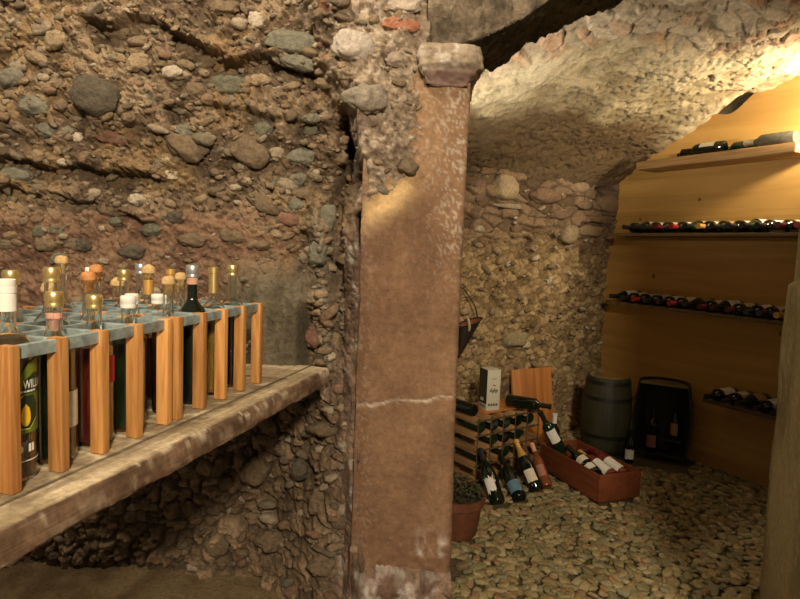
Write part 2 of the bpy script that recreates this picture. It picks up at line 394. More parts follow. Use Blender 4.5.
big = [(228, 84, 20, 9, 0, GREEN), (290, 41, 25, 10, -8, GREY), (97, 96, 25, 18, -20, DK), (56, 131, 18, 10, -10, GREY), (32, 106, 15, 10, -10, GREY), (16, 177, 19, 10, 2, GREY),
       (14, 203, 18, 7, 0, BRN), (150, 95, 10, 7, 0, GREEN), (188, 147, 20, 14, -25, BRN), (250, 152, 19, 12, -30, BRN), (301, 157, 14, 9, 5, GREY), (275, 181, 12, 8, 0, GREEN), (297, 181, 9, 7, 30, GREY),
       (160, 211, 10, 8, -35, GREY), (112, 209, 15, 9, -5, BRN), (326, 218, 9, 14, -10, GREY), (115, 136, 21, 8, -4, RED), (10, 78, 12, 9, 20, GREY), (230, 236, 13, 7, -10, BRN),
       (297, 206, 10, 8, 0, GREY), (85, 203, 8, 6, 0, GREY), (66, 203, 9, 6, 10, GREY), (39, 231, 7, 6, 0, GREEN), (83, 246, 8, 7, 0, DK), (132, 252, 13, 8, 0, DK), (116, 222, 7, 5, 0, GREEN), (44, 245, 11, 7, 0, BRN),
       (58, 258, 8, 5, 10, GREY), (57, 231, 8, 5, 0, GREEN), (186, 130, 11, 5, -10, GREY), (265, 205, 14, 9, -30, BRN), (288, 219, 12, 6, -15, RED), (210, 205, 8, 6, 0, BRN), (152, 230, 12, 7, 0, GREEN),
       (192, 240, 14, 7, -5, BRN), (137, 200, 9, 6, 0, PALE), (104, 228, 8, 4, 0, BRN), (72, 244, 10, 6, 0, BRN), (170, 176, 8, 5, 0, PALE), (176, 218, 10, 7, 10, DK), (240, 110, 10, 7, 0, BRN),
       (263, 130, 9, 9, 20, GREEN), (205, 62, 12, 7, 30, BRN), (139, 62, 12, 8, 10, TAN), (172, 72, 9, 7, 0, PALE), (192, 62, 8, 6, 35, GREEN), (120, 76, 9, 6, 0, BRN), (300, 63, 18, 8, -10, GREY), (308, 50, 10, 5, 0, GREY),
       (258, 80, 12, 7, 0, TAN), (195, 90, 10, 7, 0, BRN), (128, 118, 7, 5, 0, BRN), (60, 105, 8, 5, 0, BRN), (20, 62, 10, 7, 0, TAN), (42, 100, 7, 5, 0, TAN), (165, 40, 10, 5, 40, TAN), (225, 8, 14, 6, 0, BRN), (258, 22, 8, 9, 20, PALE),
       (287, 105, 6, 5, 0, BRN), (310, 130, 7, 5, 0, GREEN), (78, 137, 6, 5, 0, PALE), (63, 162, 6, 4, 0, PALE), (48, 161, 4, 3, 0, PALE), (162, 162, 9, 4, 10, PALE), (311, 118, 8, 5, 0, GREY),
       (365, 97, 19, 14, -5, (.30, .255, .20)), (353, 46, 20, 14, -8, (.50, .43, .36)), (318, 255, 9, 12, 0, GREY), (330, 356, 5, 6, 0, PALE), (313, 336, 8, 13, 0, RED), (333, 340, 7, 9, 0, TAN),
       (400, 24, 18, 6, -8, (.40, .17, .10)), (405, 6, 16, 8, 0, (.46, .38, .30)), (395, 60, 10, 7, 0, (.36, .28, .22)), (20, 20, 12, 9, 0, BRN), (55, 40, 10, 8, 20, TAN), (5, 40, 12, 8, 0, GREY), (5, 130, 8, 6, 0, GREY), (85, 20, 10, 9, 0, BRN),
       (256, 470, 12, 14, -20, BRN), (300, 470, 10, 12, 10, DK), (270, 540, 14, 12, 0, BRN), (215, 545, 14, 10, 0, BRN), (318, 500, 9, 14, 0, BRN), (322, 565, 14, 12, 0, BRN)]
def yw(x, z):
    y, _ = left_wall(np.array([[x]]), np.array([[z]])); return float(y[0, 0])
for px, py, w, h, tl, c in big:
    p = aty(px, py, 1.97); yy = yw(p[0], p[2]); p = aty(px, py, yy); k = p[1]/F_PX
    RB.stone((p[0], yy + .002, p[2]), w*k, h*k, min(w, h)*k*.75, math.radians(tl+roll*0), c, 4)
cnt = 0
cand_x = RNG.uniform(-1.9, .06, 9500); cand_z = RNG.uniform(.0, 2.7, 9500)
ycand, _ = left_wall(cand_x[:, None], cand_z[:, None]); ycand = ycand[:, 0]
for x, z, yy in zip(cand_x, cand_z, ycand):
    px, py, _ = proj((x, yy, z))
    if px < -120 or py < -40: continue
    if z > .95:
        if 255 < px < 312 and py > 275: continue
        if px > 345 and (py > 190 or RNG.random() > .3): continue
        mudz = py > 205 and px < 250
        if mudz and RNG.random() > .35: continue
        zone = px > 180 and py < 200
        r = RNG.lognormal(math.log(.0064 if zone else .0066), .5)
    else:
        if px > 345 or RNG.random() > .3: continue
        r = RNG.lognormal(math.log(.010), .5)
    r = min(r, .03)
    c = [GREY, GREEN, BRN, BRN, TAN, PALE, RED, DK, TAN][RNG.integers(9)]; c = np.array(c)*RNG.uniform(.7, 1.15)*.5 + np.array((.24, .17, .105) if z > .95 else (.16, .11, .068))*.5
    RB.stone((x, yy+r*.1, z), r*RNG.uniform(1.1, 1.9), r*RNG.uniform(.7, 1.0), r*.85, RNG.normal(0, .4), c, 2 if r < .012 else 3); cnt += 1
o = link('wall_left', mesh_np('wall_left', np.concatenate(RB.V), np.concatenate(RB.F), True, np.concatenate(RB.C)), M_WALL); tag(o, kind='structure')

# ------------------------------------------------------------------ generic wrapped pier (plan outline x height)
def pier(name, outline, zlist, colf, dispf, mat, parent=None, step=.006, cap=True):
    P = []
    n = len(outline)
    for i in range(n):
        a, b = np.array(outline[i]), np.array(outline[(i+1) % n]); k = max(1, int(np.linalg.norm(b-a)/step))
        for j in range(k): P.append(a+(b-a)*j/k)
    P = np.array(P); m = len(P); T = np.roll(P, -1, 0)-np.roll(P, 1, 0); T /= np.linalg.norm(T, axis=1)[:, None]
    N = np.stack([T[:, 1], -T[:, 0]], -1)
    zz = np.array(zlist); nz = len(zz)
    X = np.broadcast_to(P[:, 0], (nz, m)); Y = np.broadcast_to(P[:, 1], (nz, m)); Z = np.broadcast_to(zz[:, None], (nz, m))
    d = dispf(X, Y, Z)
    V = np.stack([X+N[:, 0]*d, Y+N[:, 1]*d, Z], -1); C = colf(X, Y, Z)
    F = gridF(nz, m, True, True)
    # caps: collapse top ring to its centre
    V2 = V.reshape(-1, 3); C2 = C.reshape(-1, 3); fl = [F]
    if cap:
        ct = V[-1].mean(0); cb = V[0].mean(0); it = len(V2); V2 = np.vstack([V2, ct, cb]); C2 = np.vstack([C2, C[-1].mean(0), C[0].mean(0)])
        j = np.arange(m); tp = np.stack([(nz-1)*m+j, (nz-1)*m+(j+1) % m, np.full(m, it), np.full(m, it)], -1)
        bt = np.stack([(j+1) % m, j, np.full(m, it+1), np.full(m, it+1)], -1)
        tri = np.vstack([F[:, [0, 1, 2]], F[:, [0, 2, 3]], tp[:, :3], bt[:, :3]])
    else: tri = np.vstack([F[:, [0, 1, 2]], F[:, [0, 2, 3]]])
    return link(name, mesh_np(name, V2, tri, True, C2), mat, parent)
# ------------------------------------------------------------------ stone pillar
PIL = empty('stone_pillar', Matrix.Translation((.04, 2.1, 0)), 'brown sandstone pillar with pale crust and a cracked joint between shelf and doorway opening', 'pillar')
PILinv = Matrix.Translation((-.04, -2.1, 0))
def pcol(X, Y, Z):
    px, py = px_py(X, Y, Z); n1 = fbm(X*6, Z*4, Y*6, seed=51); n2 = fbm(X*30, Z*22, Y*30, seed=52)
    c = mixc((.145, .078, .043), (.235, .135, .076), S(-.5, .5, n1))
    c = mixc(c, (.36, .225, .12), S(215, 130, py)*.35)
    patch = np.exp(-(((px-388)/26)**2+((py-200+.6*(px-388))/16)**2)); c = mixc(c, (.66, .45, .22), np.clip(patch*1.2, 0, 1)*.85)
    fl = S(.14, .42, fbm(X*170, Z*110, Y*170, seed=53, oct=3)+.35*n2)*.38*(S(405, 440, px+n1*25)*S(330, 200, py)*.75 + .12 + .5*gauss(px, 456, 10)*S(300, 240, py)+.35*gauss(px, 362, 8))
    c = mixc(c, (.52, .46, .38), np.clip(fl, 0, 1))
    ja = gauss(py, 402-.1*(px-400)+n2*5, 1.3)*S(-.9, -.2, n2); c = mixc(c, (.58, .50, .40), np.clip(ja, 0, 1)*.7)
    eff = S(.0, .45, n2+.9*n1)*S(520, 560, py); c = mixc(c, (.62, .55, .49), eff*.8)
    return c
def pdis(X, Y, Z):
    px, py = px_py(X, Y, Z)
    d = .006*fbm(X*5, Z*5, Y*5, seed=54)+.002*fbm(X*40, Z*40, Y*40, seed=55)
    d = d - .004*gauss(py, 402-.1*(px-400), 1.5) + .016*fbm(X*14, Z*14, Y*14, seed=56)*S(525, 560, py) + .010*S(1.15, .0, Z)*S(0, .2, X)
    ch = S(.15, .19, X)*gauss(Y, 1.9, .02); return d - .0*ch
cz0, cz1 = aty(450, 84, 1.86)[2], aty(450, 46, 1.86)[2]
ol = [(-.13, 1.89), (.178, 1.89), (.186, 1.892), (.192, 1.90), (.192, 2.35), (-.13, 2.35)]
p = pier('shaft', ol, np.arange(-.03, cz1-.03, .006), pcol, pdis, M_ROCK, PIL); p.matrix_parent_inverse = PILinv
def ccol(X, Y, Z):
    n = fbm(X*10, Z*10, Y*10, seed=61); t = (Z-cz0)/(cz1-cz0)
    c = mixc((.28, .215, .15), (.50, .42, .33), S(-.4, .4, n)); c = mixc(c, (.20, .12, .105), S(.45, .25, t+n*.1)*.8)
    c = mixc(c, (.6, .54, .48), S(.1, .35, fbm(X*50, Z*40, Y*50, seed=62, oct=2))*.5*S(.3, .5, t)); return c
def cdis(X, Y, Z):
    t = (Z-cz0)/(cz1-cz0); return -.022+.026*S(.0, .35, t)+.017*S(.34, .52, t)-.008*S(.85, 1.0, t)+.016*fbm(X*14, Z*14, Y*14, seed=63)+.009*fbm(X*45, Z*45, Y*45, seed=64)
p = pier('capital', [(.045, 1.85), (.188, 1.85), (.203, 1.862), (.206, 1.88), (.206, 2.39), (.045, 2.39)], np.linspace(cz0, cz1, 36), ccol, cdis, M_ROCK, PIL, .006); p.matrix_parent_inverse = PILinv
# ------------------------------------------------------------------ right post
def qcol(X, Y, Z):
    n = fbm(X*5, Z*2.5, Y*5, seed=71); n2 = fbm(X*30, Z*18, Y*30, seed=72)
    c = mixc((.21, .16, .072), (.36, .28, .14), S(-.4, .4, n)); c = mixc(c, (.46, .39, .25), S(.2, .5, n2)*.5)
    c = mixc(c, (.30, .19, .10), S(.35, .1, Z)*.5); return c
def qdis(X, Y, Z): return .008*fbm(X*4, Z*4, Y*4, seed=73)+.003*fbm(X*30, Z*30, Y*30, seed=74)-.02*S(1.262, 1.285, Z)
XQ = float(aty(786, 300, 2.35)[0]); QO = [(.95, 1.0), (2.1, 1.0), (2.1, 2.35), (XQ, 2.35)]  # near splayed corner is added out of view to shade the plank wall
qe = empty('stone_post', Matrix.Translation((1.8, 2.1, 0)), 'dull olive brown stone post at the right edge of the doorway opening', 'post')
p = pier('shaft', QO, np.arange(-.03, 2.30, .012), qcol, qdis, M_ROCK, qe, .012); p.matrix_parent_inverse = Matrix.Translation((-1.8, -2.1, 0))

# ------------------------------------------------------------------ arch over the opening (trim_1)
def arcz(x): return np.interp(x, [-.2, .14, .24, .33, .46, .7, .96, 1.3, 1.9], [1.955, 1.965, 2.0, 2.05, 2.14, 2.26, 2.36, 2.42, 2.44])
xa = np.arange(.05, 1.95, .007)
path = [('f', t) for t in np.linspace(1, 0, 60)] + [('s', t) for t in np.linspace(0, 1, 66)[1:]] + [('b', t) for t in np.linspace(0, 1, 20)[1:]]
PX = np.zeros((len(path), len(xa), 3)); CA = np.zeros_like(PX)
for i, (k, t) in enumerate(path):
    za = arcz(xa)
    if k == 'f': P = np.stack([xa, 0*xa+1.87, za+(2.85-za)*t], -1)
    elif k == 's': P = np.stack([xa, 0*xa+1.87+.48*t, za+0*t], -1)
    else: P = np.stack([xa, 0*xa+2.35, za+(2.85-za)*t], -1)
    n = fbm(P[:, 0]*9, P[:, 2]*9, P[:, 1]*9, seed=81); n2 = fbm(P[:, 0]*38, P[:, 2]*38, P[:, 1]*38, seed=82, oct=3)
    d = .035*n+.036*n2
    if k == 'f': P[:, 1] -= d
    elif k == 's': P[:, 2] -= d*.6; P[:, 1] -= 0
    else: P[:, 1] += d
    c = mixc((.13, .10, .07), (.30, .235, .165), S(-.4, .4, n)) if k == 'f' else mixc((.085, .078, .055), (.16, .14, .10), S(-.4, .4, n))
    PX[i] = P; CA[i] = mixc(c, c*.6, S(.1, .4, n2))
tag(link('trim_1', mesh_np('trim_1', PX, gridF(len(path), len(xa)), True, CA), M_WALL), kind='structure')

# ------------------------------------------------------------------ chamber: plank wall, back wall, vault
B0 = np.array([1.998, 3.95, 0]); DW = np.array([.4885, -.8726, 0]); NW = np.array([-.8726, -.4885, 0])
def wallpt(t, off=0, z=0): return B0 + DW*t + NW*off + np.array([0, 0, z])
CORN = wallpt(-.83)
def ceil_prof(d): return np.interp(d, [-.1, 0, .12, .3, .7, 1.0, 1.3, 1.7, 2.6, 3.6], [1.80, 1.86, 1.95, 2.06, 2.235, 2.345, 2.40, 2.46, 2.5, 2.5])
# planks: one panel whose top follows the vault
ts = np.linspace(-.95, 2.0, 120); mb = MB()
for k in range(11):
    za, zb = k*.225, (k+1)*.225; jj = .0012*(k % 2)
    for i in range(len(ts)-1):
        ta, tb = ts[i], ts[i+1]; lim = lambda t: float(ceil_prof(t+.83)+.045-.085*math.exp(-((t-.10)/.12)**2))
        zza, zzb = min(zb, lim(ta)), min(zb, lim(tb))
        if zza <= za+.002 and zzb <= za+.002: continue
        zza, zzb = max(zza, za+.001), max(zzb, za+.001)
        vs = [wallpt(ta, jj, za), wallpt(tb, jj, za), wallpt(tb, jj, zzb), wallpt(ta, jj, zza), wallpt(ta, -.03, za), wallpt(tb, -.03, za), wallpt(tb, -.03, zzb), wallpt(ta, -.03, zza)]
        mb.add(vs, [(0, 3, 2, 1), (4, 5, 6, 7), (3, 7, 6, 2), (0, 1, 5, 4)])
me = mesh_np('wall_right', mb.V, mb.F, False)
# local frame along the wall so the grain runs along the boards
MW = frame(B0, DW); iv = MW.inverted(); me.transform(iv)
o = link('wall_right', me, M_PLANK); o.matrix_world = MW; tag(o, kind='structure')
# back wall
EB = NW.copy(); NB = np.array([.4885, -.8726, 0])
ss = np.arange(-.12, 2.3, .0075); zz = np.arange(-.03, 2.35, .0075); ZB, SB = np.meshgrid(zz, ss, indexing='ij')
nb = fbm(SB*3, ZB*3, seed=91); nm = fbm(SB*14, ZB*14, seed=92); nf = fbm(SB*45, ZB*45, seed=93, oct=3); nw = fbm(SB*6, ZB*6, seed=94)
P0 = CORN + SB[..., None]*EB + np.stack([0*SB, 0*SB, ZB], -1); d0 = P0-CAM; w0 = d0 @ FWD; PXb = CX+F_PX*(d0 @ RT)/w0; PYb = CY-F_PX*(d0 @ UP)/w0
upz = S(262, 225, PYb+nw*22)
a1, a2, aid = voro(SB*17+nw*1.2, ZB*20+nm*.5, 31); lmp = S(.0, .3, a2-a1)
b1, b2, bid = voro(SB*6.5+nw*.5, ZB*14+nw*.5+nm*.2, 35); blk = S(.02, .16, b2-b1)
disp = .04*nb + .012*nm + .008*nf + (1-upz)*(.019*lmp*(.2+aid)) + upz*(.035*blk*(.3+bid))*S(150, 175, PYb)
disp = disp + .05*S(.12, .0, SB)*S(1.3, 1.9, ZB)
cl = mixc((.25, .165, .08), (.50, .365, .195), S(.1, .95, .75*aid+.25*(nm*.5+.5))); cl = mixc(cl*.62, cl, lmp)
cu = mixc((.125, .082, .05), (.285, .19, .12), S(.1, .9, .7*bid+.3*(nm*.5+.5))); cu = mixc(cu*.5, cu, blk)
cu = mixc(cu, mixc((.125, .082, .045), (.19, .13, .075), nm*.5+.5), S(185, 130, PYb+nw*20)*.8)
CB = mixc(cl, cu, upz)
CB = mixc(CB, (.11, .075, .04), S(.42, .5, nw)*.6)
Pb = P0 + disp[..., None]*NB
RB2 = Rubble(); fq = gridF(*ZB.shape); fq = fq[:, ::-1] if True else fq
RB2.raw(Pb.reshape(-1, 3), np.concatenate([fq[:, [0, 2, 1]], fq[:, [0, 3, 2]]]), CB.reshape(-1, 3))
def bstone(px, py, w, h, c, tilt=0, sub=3):
    p = atpl(px, py, CORN+NB*.03, NB); k = (p-CAM) @ FWD/F_PX
    RB2.stone(p, w*k*1.12, h*k, min(w, h)*k*.7, tilt, c, sub, -EB, NB)
for a in [(505, 188, 13, 13, (.42, .33, .20)), (512, 206, 18, 3, (.34, .28, .2)), (564, 162, 9, 8, (.25, .16, .10)), (552, 173, 6, 5, (.30, .19, .11)), (580, 187, 10, 7, (.28, .2, .13)), (601, 181, 11, 4, (.26, .19, .12)), (610, 204, 17, 9, (.24, .16, .10)),
          (590, 232, 15, 6, (.27, .19, .12)), (568, 234, 9, 9, (.33, .25, .16)), (538, 143, 6, 9, (.26, .19, .12)), (596, 160, 13, 4, (.26, .19, .12)), (612, 240, 8, 5, (.26, .18, .11)), (478, 190, 8, 12, (.22, .14, .1)), (545, 196, 16, 8, (.22, .14, .09)), (600, 219, 16, 4, (.25, .17, .1)),
          (565, 177, 8, 4, (.24, .17, .11)), (627, 181, 10, 8, (.20, .13, .08)), (515, 340, 13, 8, (.33, .27, .16)), (620, 168, 12, 4, (.2, .14, .09)), (585, 205, 8, 5, (.22, .15, .1)), (560, 215, 10, 5, (.2, .13, .085))]: bstone(*a)
for i in range(420):
    s_, z_ = RNG.uniform(0, 1.9), RNG.uniform(.1, 1.9); p = CORN+EB*s_+np.array([0, 0, z_])+NB*.025
    pxx, pyy, w = proj(p)
    if pyy < 165: continue
    r = RNG.lognormal(math.log(.011), .45)
    RB2.stone(p, r*RNG.uniform(1, 1.9), r*RNG.uniform(.6, 1), r*.9, RNG.normal(0, .5), np.array([TAN, BRN, PALE, TAN, TAN, BRN][RNG.integers(6)])*RNG.uniform(.8, 1.3), 2, -EB, NB)
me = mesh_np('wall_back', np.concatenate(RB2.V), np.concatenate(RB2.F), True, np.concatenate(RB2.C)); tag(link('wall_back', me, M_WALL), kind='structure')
# vault
dd = np.arange(-.1, 3.3, .0085); s2 = np.arange(-.40, 2.7, .0085); DD, SS = np.meshgrid(dd, s2, indexing='ij')
P0 = CORN + SS[..., None]*EB + DD[..., None]*NB; P0[..., 2] = ceil_prof(DD)
nb = fbm(SS*2.6, DD*2.6, seed=101); nm = fbm(SS*11, DD*11, seed=102); nf = fbm(SS*36, DD*36, seed=103, oct=3); nw = fbm(SS*5, DD*5, seed=104)
d0 = P0-CAM; w0 = np.maximum(d0 @ FWD, .2); pxc = CX+F_PX*(d0 @ RT)/w0; pyc = CY-F_PX*(d0 @ UP)/w0
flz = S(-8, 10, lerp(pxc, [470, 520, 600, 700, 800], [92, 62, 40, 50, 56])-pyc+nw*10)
c1, c2, cid = voro(SS*8+nw*.8, DD*13+nw*.5, 41); fl = S(.0, .12, c2-c1)
dz = -.04*nb - .011*nm - .006*nf + flz*(.03-.04*fl*cid*(.4+c1))
dz = dz + .10*np.exp(-((DD-.93)/.11)**2)*S(.10, .02, SS)
gap = S(.34, .5, fbm(SS*16, DD*22, seed=106, oct=3)); pits = S(.32, .5, fbm(SS*30, DD*38, seed=107, oct=3)); dz = dz + (.010*gap+.010*pits)*(1-flz) - .003*fbm(SS*60, DD*60, seed=108, oct=2)
P0[..., 2] += dz
c = mixc((.34, .275, .165), (.56, .465, .30), S(-.45, .4, nm+.5*nb)); c = mixc(c, (.26, .20, .125), gap*.4); c = mixc(c, (.62, .54, .38), S(.1, .5, nb+.5*nw)*.5); c = mixc(c, c*.7, pits)
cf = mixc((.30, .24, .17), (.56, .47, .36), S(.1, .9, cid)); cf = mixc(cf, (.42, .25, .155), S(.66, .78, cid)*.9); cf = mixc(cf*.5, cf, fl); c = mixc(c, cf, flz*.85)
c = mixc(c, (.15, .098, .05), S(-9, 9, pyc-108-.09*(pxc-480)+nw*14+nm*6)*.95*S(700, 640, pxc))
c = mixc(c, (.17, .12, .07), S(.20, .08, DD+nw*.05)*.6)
fq = gridF(*DD.shape)
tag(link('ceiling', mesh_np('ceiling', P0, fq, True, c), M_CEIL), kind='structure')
# ------------------------------------------------------------------ floor and gravel
xf = np.arange(-2.4, 3.0, .03); yf = np.arange(-.8, 5.4, .03); YF, XF = np.meshgrid(yf, xf, indexing='ij')
nz = fbm(XF*3, YF*3, seed=111); n2 = fbm(XF*14, YF*14, seed=112)
cfl = mixc((.17, .115, .055), (.27, .19, .10), S(-.4, .4, n2+nz)); gr = S(.05, .2, XF)*S(1.8, 1.95, YF); cfl = mixc(cfl, (.12, .095, .05), gr)
tag(link('floor', mesh_np('floor', np.stack([XF, YF, .006*nz+.004*n2-.008], -1), gridF(*XF.shape, True), True, cfl), M_WALL), kind='structure')
FOOT = []   # (centre, x dir, half x, half y) of things standing on the gravel
def inside_foot(p, r):
    for c, xd, hx, hy in FOOT:
        d = np.array([p[0]-c[0], p[1]-c[1]]); u = d @ xd; v = d @ np.array([-xd[1], xd[0]])
        if abs(u) < hx+r and abs(v) < hy+r: return True
    return False

# ------------------------------------------------------------------ bottles
_bc = {}
NECK = [.0145]
def prof_bottle(kind, h, r):
    n = NECK[0]
    if kind == 'bordeaux': pr = [(r*.90, 0), (r, .006), (r, .62*h), (r*.97, .655*h), (r*.82, .69*h), (n*1.35, .735*h), (n, .77*h), (n*.95, .955*h), (n*1.12, .957*h), (n*1.12, h)]
    elif kind == 'burgundy': pr = [(r*.9, 0), (r, .008), (r, .48*h), (r*.96, .54*h), (r*.8, .62*h), (n*1.5, .73*h), (n*1.05, .80*h), (n*.98, .955*h), (n*1.12, .957*h), (n*1.12, h)]
    elif kind == 'champagne': pr = [(r*.9, 0), (r, .008), (r, .46*h), (r*.96, .52*h), (r*.82, .60*h), (n*1.6, .72*h), (n*1.1, .82*h), (n, .93*h), (n*1.25, .935*h), (n*1.2, h)]
    elif kind == 'spirit': pr = [(r*.92, 0), (r, .006), (r, .63*h), (r*.98, .66*h), (r*.88, .70*h), (n*1.5, .745*h), (n*1.15, .78*h), (n*1.1, .95*h), (n*1.15, .952*h), (n*1.1, h)]
    elif kind == 'small': pr = [(r*.9, 0), (r, .006), (r, .55*h), (r*.9, .62*h), (n*1.1, .74*h), (n*.9, .8*h), (n*.9, .95*h), (n*1.05, .955*h), (n*1.05, h)]
    return pr
def smoothp(pr, k=3):
    out = [pr[0]]
    for i in range(len(pr)-1):
        (r0, z0), (r1, z1) = pr[i], pr[i+1]
        out.append((r1, z1))
    return out
def cached(key, fn):
    if key not in _bc: _bc[key] = fn()
    return _bc[key]
def patch_me(name, r, z0, z1, a0, a1, nseg=10, ragged=0, seed=0):
    rr = random.Random(seed); V, F = [], []
    for i in range(nseg+1):
        a = a0+(a1-a0)*i/nseg; e0 = rr.uniform(-1, 1)*ragged; e1 = rr.uniform(-1, 1)*ragged
        V += [(r*math.cos(a), r*math.sin(a), z0+e0), (r*math.cos(a), r*math.sin(a), z1+e1)]
    for i in range(nseg): F.append((2*i, 2*i+2, 2*i+3, 2*i+1))
    return mesh_np(name, V, F, True)
def bottle(M, label, group, kind='bordeaux', h=.30, r=.0375, glass=None, cap=('capsule', None), lab=None, seg=18, name='wine_bottle', clear=None, extra=None):
    """cap: (style, material); lab: list of (material, z0, z1, centre angle deg, half width deg, ragged); clear: (liquid material, level)"""
    e = empty(name, M, label, 'bottle', group); pr = prof_bottle(kind, h, r); key = (kind, round(h, 4), round(r, 4), seg)
    def nk(z): return float(np.interp(z, [p[1] for p in pr], [p[0] for p in pr]))
    if clear:
        def mk():
            inner = [(max(x-.0028, .002), min(max(z, .006), h-.001)) for x, z in pr]
            V, F = [], []
            full = pr + [(pr[-1][0]-.003, h)] + inner[::-1][1:]
            V, F = lathe(full, seg); return sm_ang(mesh_np('glass', V, F))
        link('glass', cached(key+('c',), mk), G_CLEAR, e)
        lm, lv = clear
        def mk2():
            pts = [(max(nk(z)-.0034, .003), z) for z in np.linspace(.0075, lv*h, 16)]
            return lathe_me('liquid', pts, seg)
        me = cached(key+('l', lv, lm.name), mk2); link('liquid', me, lm, e)
    else:
        me = cached(key+(glass.name,), lambda: lathe_me('glass', pr, seg)); link('glass', me, glass, e)
    st, cm = cap
    if st == 'capsule':
        link('capsule', cached(key+('cap', cm.name), lambda: lathe_me('capsule', [(nk(z)+.0007, z) for z in (.80*h, .84*h, .90*h, .955*h)]+[(nk(.96*h)+.0008, .958*h), (nk(h)+.0008, h+.0008)], seg)), cm, e)
    elif st == 'foil':
        link('foil', cached(key+('foil', cm.name), lambda: lathe_me('foil', [(nk(.66*h)+.0008, .66*h), (nk(.74*h)+.0012, .74*h), (nk(.82*h)+.001, .82*h), (nk(.9*h)+.001, .90*h), (nk(.93*h)+.003, .935*h), (nk(.96*h)+.002, .965*h), (nk(h)+.001, h+.004), (.009, h+.012)], seg)), cm, e)
    elif st == 'screw':
        q = nk(h)+.0018; z0 = .92*h
        link('screw_cap', cached(key+('scr', cm.name), lambda: lathe_me('screw_cap', [(q, z0), (q+.0006, z0+.004), (q-.0004, z0+.007), (q-.0004, z0+.009), (q+.0006, z0+.0105), (q+.0006, h), (q-.001, h+.003)], seg)), cm, e)
    elif st == 'tallscrew':
        q = nk(h)+.0016; z0 = .85*h
        link('screw_cap', cached(key+('ts', cm.name), lambda: lathe_me('screw_cap', [(q, z0), (q, .93*h), (q-.0012, .932*h), (q-.0012, .94*h), (q, .942*h), (q, .97*h), (q-.001, .972*h), (q, .98*h), (q-.0006, h+.002), (q-.003, h+.003)], seg)), cm, e)
    elif st == 'cork':
        q = nk(h)
        link('cork', cached(key+('ck', cm.name), lambda: lathe_me('cork', [(q*.68, h-.022), (q*.80, h-.004), (q*.95, h+.001), (q*1.12, h+.003), (q*1.1, h+.013), (q*.85, h+.018), (q*.4, h+.020)], seg)), cm, e)
    elif st == 'dome':
        q = nk(h)
        link('cork', cached(key+('dm', cm.name), lambda: lathe_me('cork', [(q*.9, h-.012), (q*1.0, h+.001), (q*1.35, h+.002), (q*1.4, h+.008), (q*1.15, h+.017), (q*.6, h+.023), (q*.2, h+.025)], seg)), cm, e)
    for i, L in enumerate(lab or []):
        lm, z0, z1, ac, hw, rg = L
        link('label', cached(key+('lab', i, lm.name)+tuple(L[1:]), lambda: patch_me('label', r+.0007, z0*h, z1*h, math.radians(ac-hw), math.radians(ac+hw), 14, rg, 3)), lm, e)
    if extra: extra(e, h, r, nk)
    return e
def lean_M(base, top, face=(0, -1, 0)):
    z = Vector(np.array(top)-np.array(base)).normalized(); return frame(base, face, z)

# ------------------------------------------------------------------ stone shelf board with the two bottle racks
A = atz(10, 493, Z_SH); Bq = atz(256, 383, Z_SH); UR = (Bq-A)/np.linalg.norm(Bq-A); NR = np.array([UR[1], -UR[0], 0])
f0, f1 = atz(0, 531, Z_SH), atz(325, 370, Z_SH)
SU = (f1-f0)/np.linalg.norm(f1-f0); SN = np.array([SU[1], -SU[0], 0]); SM = frame(f1*[1, 1, 0]+[0, 0, Z_SH], -SN)   # x: away from room edge, y: along towards viewer
# local coords: x into the wall side, y along -SU
ly = np.concatenate([np.linspace(-.04, 2.0, 300)]); lx0 = [(0, -.052), (-.003, -.045), (-.003, -.03), (.0, -.012), (.004, -.004), (.010, -.0005), (.016, 0), (.06, 0), (.066, -.0005), (.068, -.0035), (.070, -.0005), (.076, 0), (.3, 0), (.72, 0), (.72, -.055), (.3, -.055), (.02, -.056)]
PS = np.zeros((len(ly), len(lx0), 3)); CSh = np.zeros_like(PS)
for j, (a, b) in enumerate(lx0):
    n = fbm(ly*7, 0*ly+j*.35, seed=121); n3 = fbm(ly*30, 0*ly+j*.9, seed=122)
    w = .006 if j < 7 else .0012
    PS[:, j] = np.stack([a + (w*n+.35*w*n3)*(1 if a < .1 else 0), ly, b+0*ly+(.0035*n if j < 7 else 0)*(b > -.03)], -1)
MY = SM.copy()
# y axis of SM must run towards the viewer
ydir = np.array(SM.to_3x3().col[1])
if ydir @ SU > 0: PS[..., 1] *= 1
for j, (a, b) in enumerate(lx0):
    n = fbm(ly*9, 0*ly+j*.35, seed=123); n3 = fbm(ly*40, 0*ly+j*.9, seed=124); edge = b < -.002 and a < .05
    c = mixc((.105, .06, .036), (.20, .12, .072), S(-.4, .4, n)) if edge else mixc((.30, .23, .135), (.55, .44, .29), S(-.5, .5, n+.4*n3))
    if edge: c = mixc(c, (.52, .43, .30), S(.12, .4, n3+.6*n)*(.9 if b > -.02 else .3))
    if .066 <= a <= .071: c = mixc(c, (.07, .05, .03), .8+0*ly)
    CSh[:, j] = c
def shelf_mat():
    t = NT('weathered_shelf_board'); a = t.add('ShaderNodeVertexColor', layer_name='Col'); v = t.coords((1, .05, 1)); n = t.noise(v, 90, 5, .6, .5); n2 = t.noise(t.coords(), 70, 5, .65)
    r = t.ramp(n, [(.3, (.72,)*3), (.7, (1.15,)*3)]); r2 = t.ramp(n2, [(.35, (.7,)*3), (.65, (1.15,)*3)])
    t.l(t.mix(1.0, t.mix(1.0, a.outputs[0], r.outputs[0], 'MULTIPLY'), r2.outputs[0], 'MULTIPLY'), t.b.inputs['Base Color']); t.b.inputs['Roughness'].default_value = .85
    t.b.inputs['Specular IOR Level'].default_value = .25; t.bump(n, .5, .004); return t.m
